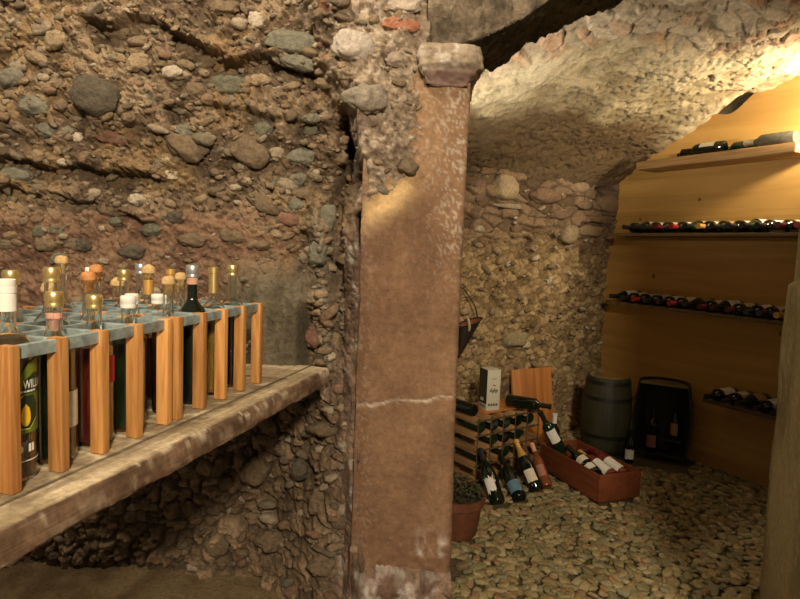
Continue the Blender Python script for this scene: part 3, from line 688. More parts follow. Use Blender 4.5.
# resample profile finer between points handled by smooth shading with sharp angles
nP, mP = PS.shape[:2]
me = mesh_np('board', PS, gridF(nP, mP, False, True), True, CSh); me = sm_ang(me, 50)
sh = link('wooden_shelf', me, shelf_mat()); sh.matrix_world = SM
tag(sh, 'thick weathered grey wooden shelf board with worn front edge, carrying the slatted bottle racks', 'shelf')

PITCH = .0955; SW, SD, SHT = .018, .027, .226
def rack(off, label):
    M = frame(A + UR*off + np.array([0, 0, .0015]), UR); e = empty('bottle_rack', M, label, 'bottle rack', 'slatted bottle racks on the shelf')
    # local x along the rack, local y = up x UR = away from the viewer's side (into the wall)
    sl = cached('slat', lambda: MB().box((0, 0, SHT/2), (SW, SD, SHT), .0012).me('wooden_slat'))
    for r_ in range(5):
        for c_ in range(5):
            o = link('wooden_slat', sl, M_SLAT, e); o.location = (PITCH*c_, PITCH*r_, 0); o.rotation_euler = (0, 0, random.uniform(-.03, .03))
            if r_ == 0 and c_ in (): pass
    for r_ in range(5):
        for zz in ((SHT-.0125, .0125) if r_ in (2, 4) else (SHT-.0125,)):
            link('metal_strip', MB().box((PITCH*2, PITCH*r_, zz), (PITCH*4+.006, .012, .021), .001).me('metal_strip'), M_ZINC, e)
    for c_ in range(5):
        link('metal_strip', MB().box((PITCH*c_, PITCH*2, SHT-.012), (.012, PITCH*4+.006, .0205), .001).me('metal_strip'), M_ZINC, e)
    return e
rack(0.0, 'slatted wood and zinc rack at near end of shelf, holding the pear spirit')
OFFB = .4215
rack(OFFB, 'slatted wood and zinc rack at far end of shelf, by smooth cement')
def cell(row, col, dx=0, dy=0):
    off = PITCH*(col+.5) if col < 4 else OFFB+PITCH*(col-4+.5)
    return A + UR*(off+dx) - NR*(PITCH*(row+.5)+dy) + np.array([0, 0, .0018])
GR = 'spirit bottles standing in the slatted racks'
def pear_label(e, h, r, nk):
    # olive green wrap with dark panel, pear, lettering; the visible side faces the gap between the slats
    def wrap(me, rr):
        for v in me.vertices:
            a = math.radians(-104)+v.co.x/r; v.co = Vector((rr*math.cos(a), rr*math.sin(a), (v.co.y-.0225)*1.55+.032))
        me.update(); return me
    def flat(name, pts, mat, rr, parent, sub=14):
        # polygon in (x, y) label plane, triangulated fine enough to bend
        bm = bmesh.new(); vs = [bm.verts.new((x, y, 0)) for x, y in pts]; bm.faces.new(vs)
        for k in range(24):
            xc = -.05+k*.1/23; bmesh.ops.bisect_plane(bm, geom=list(bm.verts)+list(bm.edges)+list(bm.faces), plane_co=(xc, 0, 0), plane_no=(1, 0, 0))
        me = bpy.data.meshes.new(name); bm.to_mesh(me); bm.free(); wrap(me, rr)
        return link(name, me, mat, parent)
    L = flat('label', [(-.045, .095), (-.012, .095), (-.004, .112), (.010, .125), (.030, .128), (.040, .128), (.040, .052), (-.045, .052)][::1], M_LABGRN, r+.0006, e)
    flat('dark_panel', [(-.02, .078), (-.014, .086), (0, .091), (.018, .091), (.026, .080), (.024, .066), (.01, .056), (-.012, .058), (-.02, .066)], M_LABDG, r+.001, L)
    flat('dark_panel', [(-.004, .093), (.004, .108), (.02, .114), (.034, .112), (.034, .093)], M_LABDG, r+.001, L)
    pear = [(.004+.0078*s*math.cos(t), .068+.0085*math.sin(t)+(.006 if math.sin(t) > 0 else 0)*math.sin(t)) for t in np.linspace(0, 2*PI, 25)[:-1] for s in ((.55 if math.sin(t) > .8 else 1),)]
    flat('pear_print', pear, M_YEL, r+.0014, L)
    for (xa_, ya, xb, yb) in ((-.02, .066, -.012, .058), (-.012, .058, .01, .056), (.01, .056, .024, .066), (-.02, .066, -.02, .078), (-.02, .078, -.014, .086), (-.014, .086, 0, .091)):
        dx, dy = xb-xa_, yb-ya; l = math.hypot(dx, dy); nx, ny = -dy/l*.0006, dx/l*.0006
        flat('outline_print', [(xa_+nx, ya+ny), (xb+nx, yb+ny), (xb-nx, yb-ny), (xa_-nx, ya-ny)], M_LIME, r+.0013, L)
    for txt, x_, y_, sz in (('WILLIAMS', .000, .0985, .0095),):
        cu = bpy.data.curves.new('lettering', 'FONT'); cu.body = txt; cu.size = sz*1.3; cu.offset = .0002
        ob = bpy.data.objects.new('tmp_text', cu); COL.objects.link(ob); dg = bpy.context.evaluated_depsgraph_get()
        me = bpy.data.meshes.new_from_object(ob.evaluated_get(dg)); bpy.data.objects.remove(ob)
        for v in me.vertices: v.co.x += x_; v.co.y += y_
        wrap(me, r+.0014); me.materials.clear(); link('lettering', me, M_WPRINT, L)
    for k in range(6): flat('small_print', [(-.012+k*.006, .0945), (-.0072+k*.006, .0945), (-.0072+k*.006, .0965), (-.012+k*.006, .0965)], M_WPRINT, r+.0014, L)
    flat('emblem_print', [(.0-.004+.0035*math.cos(t), .036+.0038*math.sin(t)) for t in np.linspace(0, 2*PI, 13)[:-1]], M_WPRINT, r+.0008, L)
    for k in range(2): flat('small_print', [(.008+k*.006, .032), (.0125+k*.006, .032), (.0125+k*.006, .0405), (.008+k*.006, .0405)], M_WPRINT, r+.0008, L)
    flat('line_print', [(-.045, .0225), (.04, .0225), (.04, .0237), (-.045, .0237)], M_WPRINT, r+.0008, L)
def pinkcork(e, h, r, nk):
    link('stopper', lathe_me('stopper', [(.009, h-.065), (.010, h-.045), (.0135, h-.043), (.0135, h-.033)], 14), M_PINK, e)
RK = [
 (0, 0, .318, 'spirit', ('tallscrew', M_WHITECAP), (L_BROWN, .72), None, pear_label, 'clear spirit bottle with white cap and green pear label at the near rack corner', .0405),
 (0, 1, .292, 'spirit', ('screw', M_GOLD), None, [(M_LABW, .20, .42, -80, 60, 0)], None, 'clear-necked dark bottle with gold cap and cream label, front row second from near end', .0345),
 (0, 2, .280, 'spirit', ('screw', M_GOLD), (L_RED, .66), [(M_LABRED, .42, .60, -78, 18, 0)], None, 'short gold-capped bottle of red brown spirit with red label scrap, front row', .0345),
 (0, 3, .272, 'spirit', ('screw', M_WHITECAP), (L_GRN, .70), None, None, 'white-capped bottle of dark green spirit in the front row of the near rack', .0345),
 (0, 4, .290, 'bordeaux', ('cork', M_CORK), (L_DARK, .66), None, None, 'clear bottle with plain light cork, front row, first in the far rack', .0345),
 (0, 5, .330, 'bordeaux', ('screw', M_SILV), None, None, 'pinkband', 'tall black bottle with pink band and silver top in far rack', .0345),
 (0, 6, .325, 'bordeaux', ('capsule', M_GOLD), (L_GOLD, .66), None, None, 'bottle with long gold neck foil, front row second from the far rack end', .0345),
 (0, 7, .327, 'bordeaux', ('screw', M_GOLD), (L_DARK, .64), None, None, 'clear-necked bottle with short gold cap at the far end of the racks', .0345),
 (1, 2, .328, 'spirit', ('screw', M_GOLD), (L_AMBER, .6), None, None, 'tall gold-capped bottle directly behind the short front gold cap of near rack', .0345),
 (1, 3, .300, 'bordeaux', ('cork', M_CORKO), (L_AMBER, .62), None, None, 'bottle with fat orange cork behind the short gold-capped red spirit', .0345),
 (1, 4, .262, 'spirit', ('screw', M_WHITECAP), (L_BROWN, .6), None, None, 'low white-capped bottle in second row where the two racks meet', .0345),
 (1, 5, .255, 'spirit', ('screw', M_WHITECAP), (L_AMBER, .6), None, None, 'lowest white-capped bottle, second row of far rack beside gold foil neck', .0345),
 (1, 6, .288, 'bordeaux', ('cork', M_CORK), (L_AMBER, .6), None, None, 'clear bottle with crumbly light cork behind the tall black bottle', .0345),
 (2, 2, .318, 'bordeaux', ('screw', M_GOLD), (L_RED, .66), None, None, 'gold-capped bottle second from left in the photo, third row of near rack', .0345),
 (2, 3, .272, 'spirit', ('dome', M_CORK), (L_AMBER, .58), None, None, 'clear bottle with pale round cork left behind the tall gold cap', .0345),
 (2, 4, .308, 'bordeaux', ('cork', M_CORKO), (L_BROWN, .58), None, None, 'tall bottle with long orange cork in the third row, left of the pale domed cork', .0345),
 (2, 5, .311, 'bordeaux', ('screw', M_GOLD), (L_DARK, .6), None, None, 'gold-capped bottle in the third row, right of the pale domed cork', .0345),
 (2, 6, .300, 'bordeaux', ('dome', M_CORK), (L_GOLD, .6), None, 'goldneck', 'bottle with broad cork over a gold neck band in third row', .0345),
 (2, 7, .309, 'bordeaux', ('capsule', M_GOLDP), (L_DARK, .6), None, None, 'bottle with dull gold neck foil standing between two corked bottles in far rack', .0345),
 (3, 4, .325, 'bordeaux', ('cork', M_CORK), (L_GOLD, .58), None, None, 'tallest corked bottle in the back row, light cork above the orange cork', .0345),
 (3, 5, .312, 'small', ('screw', M_WHITECAP), (L_AMBER, .55), None, None, 'narrow-necked bottle with small white cap in the back row', .034),
 (3, 6, .262, 'spirit', ('dome', M_CORK), (L_AMBER, .58), None, None, 'bottle with big pale domed cork above the front white cap', .0345),
 (3, 7, .318, 'bordeaux', ('screw', M_SILV), (L_AMBER, .58), None, None, 'back row bottle with silver cap right of the third-row gold cap', .0345),
]
def pinkband(e, h, r, nk):
    link('neck_band', lathe_me('neck_band', [(nk(.88*h)+.0012, .87*h), (nk(.9*h)+.0016, .88*h), (nk(.93*h)+.0022, .918*h)], 16), M_PINK, e)
def goldneck(e, h, r, nk):
    link('neck_band', lathe_me('neck_band', [(nk(.82*h)+.001, .82*h), (nk(.86*h)+.0014, .86*h), (nk(.95*h)+.0016, .95*h)], 16), M_GOLDP, e)
NECK[0] = .0118
for row, col, h, kind, cap, clr, lab, ex, label, r in RK:
    gl = None
    if clr is None: gl = G_DARK
    exf = {'pinkband': pinkband, 'goldneck': goldneck}.get(ex, ex) if isinstance(ex, str) else ex
    if (row, col) == (0, 1): clr = (L_GRN, .68); gl = None; exf = pinkcork
    bottle(frame(cell(row, col, 0, .004), UR), label, GR, kind, h, r, gl, cap, lab, 20, 'spirit_bottle', clr, exf)

NECK[0] = .0145; _bc.clear()
# ------------------------------------------------------------------ chamber: wall ledges with lying bottles
def ledge(name, pa, pb, depth, th, label, mat, tmax=None):
    """front edge from pixel pa to pb on the plane set off from the plank wall"""
    a = atpl(*pa, wallpt(0, depth), NW); b = atpl(*pb, wallpt(0, depth), NW)
    u = b-a; L = np.linalg.norm(u); M = frame(a, u/L); e_ = MB().box((L/2+(tmax or 0)/2, depth/2+.001, -th/2), (L+(tmax or 0), depth-.004, th), .002)
    o = link(name, e_.me(name), mat); o.matrix_world = M; tag(o, label, 'shelf', 'bottle shelves on the plank wall'); return M, L
ORD = ['first', 'second', 'third', 'fourth', 'fifth', 'sixth', 'seventh', 'eighth', 'ninth', 'tenth', 'eleventh', 'twelfth', 'thirteenth', 'fourteenth', 'fifteenth', 'sixteenth', 'seventeenth']
def row_bottles(M, xs, shelf_txt, group, styles, depth, lift=0.0):
    for i, x in enumerate(xs):
        g, capm, lab, kind, nm = styles[i % len(styles)]
        r = .0365 if kind == 'bordeaux' else .040
        yaw = random.uniform(-.05, .05)
        Mb = M @ Matrix.Translation((x, depth-.012, r+lift+.0003)) @ Matrix.Rotation(PI/2, 4, 'X') @ Matrix.Rotation(yaw, 4, 'Y') @ Matrix.Rotation(random.uniform(-.4, .4)+PI/2, 4, 'Z')
        bottle(Mb, f'{nm}, {ORD[i]} from left on {shelf_txt}', group, kind, .285, r, g, ('capsule', capm), lab, 14)
lw = [(M_LABW, .18, .52, 0, 80, 0)]; lt = [(M_LABTAN, .2, .5, 0, 75, 0)]; lwh = [(M_LABWH, .16, .55, 0, 85, 0)]
ST2 = [(G_DARK, M_BLACKF, lw, 'bordeaux', 'dark wine bottle with black capsule'), (G_GREEN, M_BLACKF, lwh, 'burgundy', 'green-black wine bottle with pale label'), (G_DARK, M_BLACKF, lwh, 'bordeaux', 'dark bottle with white label'),
       (G_DARK, M_WINEF, lw, 'bordeaux', 'dark bottle with wine-red capsule'), (G_DARK, M_REDF, lw, 'bordeaux', 'dark bottle with bright red capsule'), (G_GREEN, M_BLACKF, lt, 'burgundy', 'green-black bottle with tan label'),
       (G_DARK, M_GOLDP, lw, 'bordeaux', 'dark bottle with dull gold capsule'), (G_DARK, M_BLACKF, lt, 'bordeaux', 'dark bottle with black capsule and tan label')]
D1, D2 = .21, .21
M2, L2_ = ledge('wall_shelf', (608, 233), (797, 233), D2, .022, 'long dark wooden wall shelf at eye height with a full row of lying bottles', M_LEDGE, .55)
n2_ = 14; x0_ = .20; row_bottles(M2, [x0_+i*.0945 for i in range(n2_)], 'the eye-height wall shelf', 'wine bottles on the eye-height wall shelf', ST2, D2)
M3, L3_ = ledge('wall_shelf', (605, 300), (785, 326), D2, .024, 'long dark wooden wall shelf below eye height, above the barrels, with lying bottles', M_LEDGE, .5)
ST3 = [ST2[1], ST2[0], ST2[4], ST2[0], ST2[2], ST2[4], ST2[5], ST2[3], ST2[1], ST2[3], ST2[2], ST2[0], ST2[6], ST2[4], ST2[0]]
row_bottles(M3, [.14+i*.0945 for i in range(15)], 'the shelf above the barrels', 'wine bottles on the shelf above the barrels', ST3, D2)
M4, L4_ = ledge('wall_shelf', (702, 398), (776, 416), D2, .024, 'short low dark wooden wall shelf right of the barrels with a few bottles', M_LEDGE, .35)
row_bottles(M4, [.085, .18, .275, .37, .465], 'the short low shelf', 'wine bottles on the short low shelf', [ST2[2], ST2[0], ST2[5], ST2[2], ST2[0]], D2)
# top shelf: pale end-grained plank, bottles lying along it
a = atpl(636, 162, wallpt(0, D1), NW); b = atpl(793, 160, wallpt(0, D1), NW); u = b-a; L = np.linalg.norm(u); M1 = frame(a, u/L)
o = link('wall_shelf', MB().box((L/2, D1/2+.001, -.0275), (L, D1-.004, .055), .003).me('wall_shelf'), wood_mat('top_plank_wood', (.24, .13, .045), (.42, .26, .11), 'x', .6, 40, rndv=0)); o.matrix_world = M1
tag(o, 'thick pale wooden plank shelf highest on the plank wall under the vault', 'shelf', 'bottle shelves on the plank wall')
tops = [(L-.03, .058, 181, G_GREY, M_SILV, [(M_LABTAN, .1, .5, 90, 90, 0)], 'dusty grey bottle'), (L-.25, .15, 179, G_GREEN, M_GOLDP, [(M_LABTAN, .2, .45, 90, 80, 0)], 'dark green bottle'), (L-.44, .058, 182, G_DARK, M_BLACKF, lw, 'black bottle with pale label'),
        (L-.60, .15, 180, G_DARK, M_GOLDP, lt, 'dark bottle with tan label'), (L-.76, .058, 180, G_DARK, M_BLACKF, lt, 'dark slim bottle')]
for i, (x, yy, an, g, cm, lab, nm) in enumerate(tops[:5]):
    if x < .30: continue
    zz = .0372
    Mb = M1 @ Matrix.Translation((x, yy, zz)) @ Matrix.Rotation(math.radians(an), 4, 'Z') @ Matrix.Rotation(PI/2, 4, 'Y') @ Matrix.Rotation(PI, 4, 'Z')
    bottle(Mb, f'{nm}, lengthwise on the highest shelf, {ORD[i]} from its right end', 'bottles lying along the highest shelf', 'bordeaux', .285, .037, g, ('capsule', cm), lab, 16)

# ------------------------------------------------------------------ half barrels
def half_barrel(M, label, R=.155, BR=.185, H=.53, shelf=False):
    e = empty('half_barrel', M, label, 'barrel', 'halves of a sawn barrel')
    # local: flat open side faces -y, belly towards +y ; slightly more than half
    def rad(t): return R+(BR-R)*math.sin(PI*t)
    n, m = 22, 26; th = .016; a0, a1 = 0.0, PI; Vs = []
    for side in (0, 1):
        for i in range(n+1):
            t = i/n
            for j in range(m+1):
                a = a0+(a1-a0)*j/m; gr_ = .0018 if (j % 2 == 0) else 0; r = rad(t)-th*side-(gr_ if side == 0 else 0); Vs.append((r*math.cos(a), r*math.sin(a), t*H))
    Fs = []; k = (n+1)*(m+1)
    for i in range(n):
        for j in range(m):
            q = i*(m+1)+j; Fs.append((q, q+1, q+m+2, q+m+1)); Fs.append((k+q, k+q+m+1, k+q+m+2, k+q+1))
        for j in (0, m):
            q = i*(m+1)+j; f = (q, q+m+1, k+q+m+1, k+q); Fs.append(f if j == 0 else f[::-1])
    for j in range(m):
        q = j; Fs.append((q, k+q, k+q+1, q+1)); q = n*(m+1)+j; Fs.append((q, q+1, k+q+1, k+q))
    link('staves', sm_ang(mesh_np('staves', Vs, Fs), 40), M_BARREL, e)
    def disc(name, z, th_, rr, mat):
        V, F = [], []
        for zz in (z, z+th_):
            for j in range(m+1):
                a = a0+(a1-a0)*j/m; V.append((rr*math.cos(a), rr*math.sin(a), zz))
        F = [tuple(range(m, -1, -1)), tuple(range(m+1, 2*m+2))]
        for j in range(m+1): j2 = (j+1) % (m+1); F.append((j, j2, m+1+j2, m+1+j))
        return link(name, mesh_np(name, V, F, False), mat, e)
    disc('head', H-.03, .014, rad(.95)-th+.002, M_HEAD); disc('base', .022, .014, rad(.05)-th+.002, M_BARREL)
    for t in (.06, .26, .74, .94):
        V, F = [], []
        for q, (rr, dz) in enumerate(((.0006, -.012), (.003, -.012), (.003, .012), (.0006, .012))):
            for j in range(m+1):
                a = a0+(a1-a0)*j/m; r = rad(t+dz/H)+rr; V.append((r*math.cos(a), r*math.sin(a), t*H+dz))
        for q in range(3):
            for j in range(m): p_ = q*(m+1)+j; F.append((p_, p_+1, p_+m+2, p_+m+1))
        link('hoop', sm_ang(mesh_np('hoop', V, F), 40), M_HOOP, e)
    if shelf:
        link('inner_shelf', MB().box((.065, .075, .13), (.12, .09, .012), .001).me('inner_shelf'), M_BARREL, e)
    return e
ZG = .010
bl = atz(610, 456, 0); br = atz(664, 470, 0)
bl = np.array([1.44, 4.03, ZG]); br = np.array([1.765, 3.905, ZG])
dirR = np.array([.62, -.36, 0]); HB2 = half_barrel(frame(br, dirR), 'dark half barrel with its open hollow side facing out, bottles standing inside', shelf=True)
HB1 = half_barrel(frame(bl, np.array([-.90, .35, 0])), 'dark half barrel with rounded stave side outward, left of the open half', R=.14, BR=.166)
FOOT += [(bl, np.array([.93, -.36]), .20, .2), (br, np.array([.86, -.5]), .2, .2)]
Mh = frame(br, dirR)
def inb(x, y, z): return np.array(Mh @ Vector((x, y, z)))
bottle(frame(inb(-.055, .035, .0365), (-.55, -.83, 0)), 'dark bottle with pink label standing inside the open half barrel', 'bottles at the barrels', 'bordeaux', .30, .037, G_DARK, ('capsule', M_BLACKF), [(M_LABPINK, .12, .40, 0, 55, 0)], 16)
bottle(frame(inb(.075, .085, .1366), (-.55, -.83, 0)), 'slim bottle with olive label on the inner shelf of the open half barrel', 'bottles at the barrels', 'small', .22, .030, G_DARK, ('capsule', M_BLACKF), [(M_LABTAN, .12, .5, 0, 50, 0)], 16)
pb_ = atz(629, 462, ZG)
bottle(frame(pb_, (-.42, -.9, 0)), 'small dark bottle with torn white label standing before the gap between the barrel halves', 'bottles at the barrels', 'small', .215, .030, G_DARK, ('capsule', M_BLACKF), [(M_LABWH, .12, .42, 0, 60, .006)], 16)
FOOT.append((pb_, np.array([1., 0]), .02, .02))

# ------------------------------------------------------------------ crate with bottles
C0 = atz(598, 503, ZG); C1 = atz(641, 497, ZG); ux = (C1-C0); WX = .285; ux /= np.linalg.norm(ux); uy = np.array([-ux[1], ux[0], 0]); LY = .57; HC = .152
Mc = frame(C0, ux); ce = empty('wooden_crate', Mc, 'open reddish brown wooden crate of lying wine bottles on the gravel', 'crate')
T_ = .014
link('end_panel', MB().box((WX/2, T_/2, HC/2), (WX, T_, HC), .0015).me('end_panel'), M_CRATE, ce)
link('end_panel', MB().box((WX/2, LY-T_/2, HC/2), (WX, T_, HC), .0015).me('end_panel'), M_CRATE, ce)
link('side_panel', MB().box((T_/2, LY/2, HC/2), (T_, LY-2*T_-.0006, HC), .0015).me('side_panel'), M_CRATE, ce)
link('side_panel', MB().box((WX-T_/2, LY/2, HC/2), (T_, LY-2*T_-.0006, HC), .0015).me('side_panel'), M_CRATE, ce)
link('bottom_panel', MB().box((WX/2, LY/2, .007), (WX-2*T_-.0006, LY-2*T_-.0006, .012), .001).me('bottom_panel'), M_CRATE, ce)
cc = C0+ux*WX/2+uy*LY/2; FOOT.append((cc, ux[:2], WX/2, LY/2))
def cbot(base, top, *a, **k):
    b_ = np.array(Mc @ Vector(base)); t_ = np.array(Mc @ Vector(top)); return bottle(lean_M(b_, t_, (-.35, -.75, .6)), *a, **k)
CG = 'wine bottles in the wooden crate'
cbot((.070, .11, .108), (.085, .39, .170), 'black wine bottle with two cream labels lying along the left side of the crate', CG, 'burgundy', .30, .040, G_DARK, ('capsule', M_BLACKF), [(M_LABWH, .07, .24, 0, 45, .006), (M_LABW, .34, .50, 0, 50, 0)], 18)
cbot((.148, .060, .108), (.138, .36, .155), 'red wine bottle with pale label and gold capsule lying in the middle of the crate', CG, 'bordeaux', .30, .037, G_ROSE, ('capsule', M_GOLDP), [(M_LABWH, .10, .50, 0, 50, 0)], 18)
cbot((.230, .060, .110), (.224, .36, .155), 'deep red bottle with white label lying along the right side of the crate', CG, 'bordeaux', .30, .037, G_ROSE, ('capsule', M_WINEF), [(M_LABWH, .10, .50, 10, 45, 0)], 18)
cbot((.072, .44, .125), (-.02, .46, .28), 'dark-necked bottle with white label leaning out of the far left corner of the crate', CG, 'bordeaux', .30, .037, G_GREEN, ('capsule', M_BLACKF), [(M_LABWH, .3, .6, 0, 50, 0)], 18)
ps = np.array(Mc @ Vector((.150, .64, 0))); ps[2] = ZG
bottle(frame(ps, (-.3, -.95, 0)), 'dark bottle with white capsule standing upright behind the crate', 'bottles at the barrels', 'bordeaux', .31, .0375, G_DARK, ('capsule', M_WHITEF), [(M_LABTAN, .12, .55, 0, 60, 0)], 18)
FOOT.append((ps, np.array([1., 0]), .03, .03))

# ------------------------------------------------------------------ chamber bottle rack
K0 = atz(476, 418, .405); K0[2] = ZG; K1 = atz(545, 406, .405); K1[2] = ZG; uk = (K1-K0); LK = .53; uk /= np.linalg.norm(uk)
Mk = frame(K0, uk); ke = empty('bottle_rack', Mk, 'low wooden peg bottle rack on the gravel with a carton on top', 'bottle rack')
NC, NRW = 6, 5; pk = (LK-.03)/(NC-1); pz = .0875; DP = .235
peg = MB().box((0, DP/2, 0), (.024, DP, .040), .002).me('peg')
for i in range(NC):
    for j in range(NRW):
        o = link('peg', peg, M_PEG, ke); o.location = (.015+i*pk, 0, .022+j*pz)
for yy in (-.0018, DP+.0018):
    for j in range(NRW): link('metal_strip', MB().box((LK/2, yy, .022+j*pz), (LK, .003, .010), .0006).me('metal_strip'), M_DKMETAL, ke)
    for i in range(NC): link('metal_strip', MB().box((.015+i*pk, yy+(.0032 if yy > 0 else -.0032), .022+2*pz), (.007, .003, 4*pz+.04), .0006).me('metal_strip'), M_DKMETAL, ke)
ztop = .022+4*pz+.02
link('top_board', MB().box((LK/2+.05, DP/2+.02, ztop+.0065), (LK-.10, DP-.03, .012), .0015).me('top_board'), M_BOARD, ke)
FOOT.append((K0+uk*LK/2+np.array([-uk[1], uk[0], 0])*DP/2, uk[:2], LK/2, DP/2))
RG = 'wine bottles stored in the chamber rack'
def rbot(i, j, lbl, g=G_DARK, cm=M_BLACKF, out=0.0):
    Mb = Mk @ Matrix.Translation((.015+(i+.5)*pk, .27-out, .022+j*pz+.0205+.0365-.012)) @ Matrix.Rotation(PI/2, 4, 'X')
    Mb = Mk @ Matrix.Translation((.015+(i+.5)*pk, .015-out, .022+j*pz+.0088+.0365)) @ Matrix.Rotation(-PI/2, 4, 'X')
    bottle(Mb, lbl, RG, 'bordeaux', .29, .0345, g, ('capsule', cm), None, 14)
for i, j, t in ((0, 3, 'left column just under the top'), (1, 3, 'second column just under the top'), (2, 3, 'third column just under the top'), (3, 3, 'fourth column just under the top'), (4, 3, 'right column just under the top'),
                (1, 2, 'second column of the middle row'), (2, 2, 'third column of the middle row'), (3, 2, 'fourth column of the middle row'), (0, 1, 'left column of the lower row'), (2, 1, 'third column of the lower row')):
    rbot(i, j, f'dark wine bottle stored base outward in the chamber rack, {t}', G_GREEN if (i+j) % 2 else G_DARK, out=0)
# dark bottle lying on the rack's left top edge
Mb = Mk @ Matrix.Translation((.012, .03, ztop+.0368)) @ Matrix.Rotation(math.radians(3), 4, 'Z') @ Matrix.Rotation(-PI/2, 4, 'X')
bottle(Mb, 'black bottle lying on the left top corner of the chamber rack, base toward the viewer', RG, 'bordeaux', .29, .036, G_DARK, ('capsule', M_BLACKF), None, 16)
# carton
q = atz(486, 411, ztop+ZG+.0135); Mq = frame(q, (.93, .36, 0)); ct = empty('wine_carton', Mq, 'tall white and olive wine carton standing on the chamber rack', 'box')
cw, cdp, chh = .088, .095, .243
link('carton', MB().box((cw/2, cdp/2, chh/2), (cw, cdp, chh), .0008).me('carton'), M_CARTW, ct)
link('olive_side', MB().box((-.0012, cdp/2, chh*.58), (.0016, cdp-.001, chh*.84-.001), 0).me('olive_side'), M_CARTD, ct)
pr_ = MB()
for k in range(7): pr_.box((.022+k*.0075, -.0008, .118+.006*math.sin(k*2.1)), (.0055, .0012, .012+.008*abs(math.sin(k*1.7))), 0)
link('front_print', pr_.me('front_print'), M_GPRINT, ct)
link('front_print', MB().box((.047, -.0008, .150), (.016, .0012, .006), 0).me('front_print'), M_GPRINT, ct)
link('front_print', MB().box((.044, -.0008, .190), (.03, .0012, .003), 0).me('front_print'), M_GPRINT, ct)
pr_ = MB()
for k in range(4): pr_.box((.018+k*.0165, -.0008, .035), (.0125, .0012, .014), 0)
link('front_print', pr_.me('front_print'), M_GPRINT, ct)
pr_ = MB()
for k in range(2): pr_.box((-.0022, .042+k*.02, .062), (.0008, .012, .018), 0)
link('side_print', pr_.me('side_print'), M_WPRINT, ct)
pr_ = MB()
for k in range(4): pr_.box((-.0006, .022+k*.017, .022), (.0012, .012, .012), 0)
link('side_print', pr_.me('side_print'), M_GPRINT, ct)
# bottle lying across the rack top
b0 = atz(507, 400, ztop+ZG+.0135+.04); b0[2] = ztop+ZG+.0135+.0395; t0 = atz(549, 406.5, b0[2]); dv = t0-b0; dv[2] = -.0
bottle(lean_M(b0, b0+dv/np.linalg.norm(dv)), 'black bottle lying across the chamber rack top before the leaning board', RG, 'bordeaux', .265, .037, G_DARK, ('capsule', M_BLACKF), None, 18)
# leaning board
def bw(s_, off, z_): return CORN + EB*s_ + NB*off + np.array([0, 0, z_])
tl = atpl(511, 370, CORN+NB*.085, NB); tr = atpl(550, 366, CORN+NB*.085, NB); hb = tl[2]-ZG
wv = (tr-tl); wv[2] = 0; WB = np.linalg.norm(wv); wv /= WB; bfoot = np.array([tl[0], tl[1], 0]) + NB*.09; bfoot[2] = ZG
zdir = np.array([tl[0], tl[1], tl[2]])-bfoot; HBD = np.linalg.norm(zdir)
Mbd = frame(bfoot, wv, zdir)
o = link('wooden_board', MB().box((WB/2, 0, HBD/2), (WB, .02, HBD), .002).me('wooden_board'), M_BOARD); o.matrix_world = Mbd
tag(o, 'orange brown wooden board leaning on the rubble wall behind the chamber rack', 'board'); FOOT.append((bfoot+wv*WB/2, wv[:2], WB/2, .02))

# ------------------------------------------------------------------ four bottles leaning in front of the chamber rack
def leanb(pb, pt, h, *a, **k):
    b_ = atz(*pb, ZG); nrm = np.array([uk[1], -uk[0], 0]); pl = K0 + nrm*.022
    t_ = atpl(*pt, pl, nrm); z = t_-b_; return bottle(lean_M(b_, t_, (-.25, -.85, .4)), *a, h=h*0+min(.33, np.linalg.norm(z)), **k), b_
LGp = 'bottles leaning in front of the chamber rack'
_, p_ = leanb((498, 503), (480, 449), .3, 'black bottle with ragged white label leaning first from left at the chamber rack', LGp, 'burgundy', r=.042, glass=G_DARK, cap=('capsule', M_BLACKF), lab=[(M_LABWH, .16, .42, -8, 38, .014)]); FOOT.append((p_, np.array([1., 0]), .035, .035))
_, p_ = leanb((520, 499), (501, 456), .3, 'black bottle with grey blue label leaning second from left at the chamber rack', LGp, 'bordeaux', r=.040, glass=G_DARK, cap=('capsule', M_BLACKF), lab=[(M_LABBL, .10, .34, 5, 58, 0)]); FOOT.append((p_, np.array([1., 0]), .035, .035))
_, p_ = leanb((537, 490), (516, 441), .3, 'sparkling wine bottle with gold foil neck and cream label leaning at the chamber rack', LGp, 'champagne', r=.043, glass=G_DARK, cap=('foil', M_GOLDP), lab=[(M_LABW, .14, .38, 0, 42, 0)]); FOOT.append((p_, np.array([1., 0]), .035, .035))
_, p_ = leanb((547, 487), (532, 444), .3, 'pink gold bottle with pale pink neck foil leaning beside the crate', LGp, 'small', r=.033, glass=G_PINKG, cap=('capsule', M_PINK), lab=[(M_LABPINK, .2, .45, 0, 40, 0)]); FOOT.append((p_, np.array([1., 0]), .03, .03))

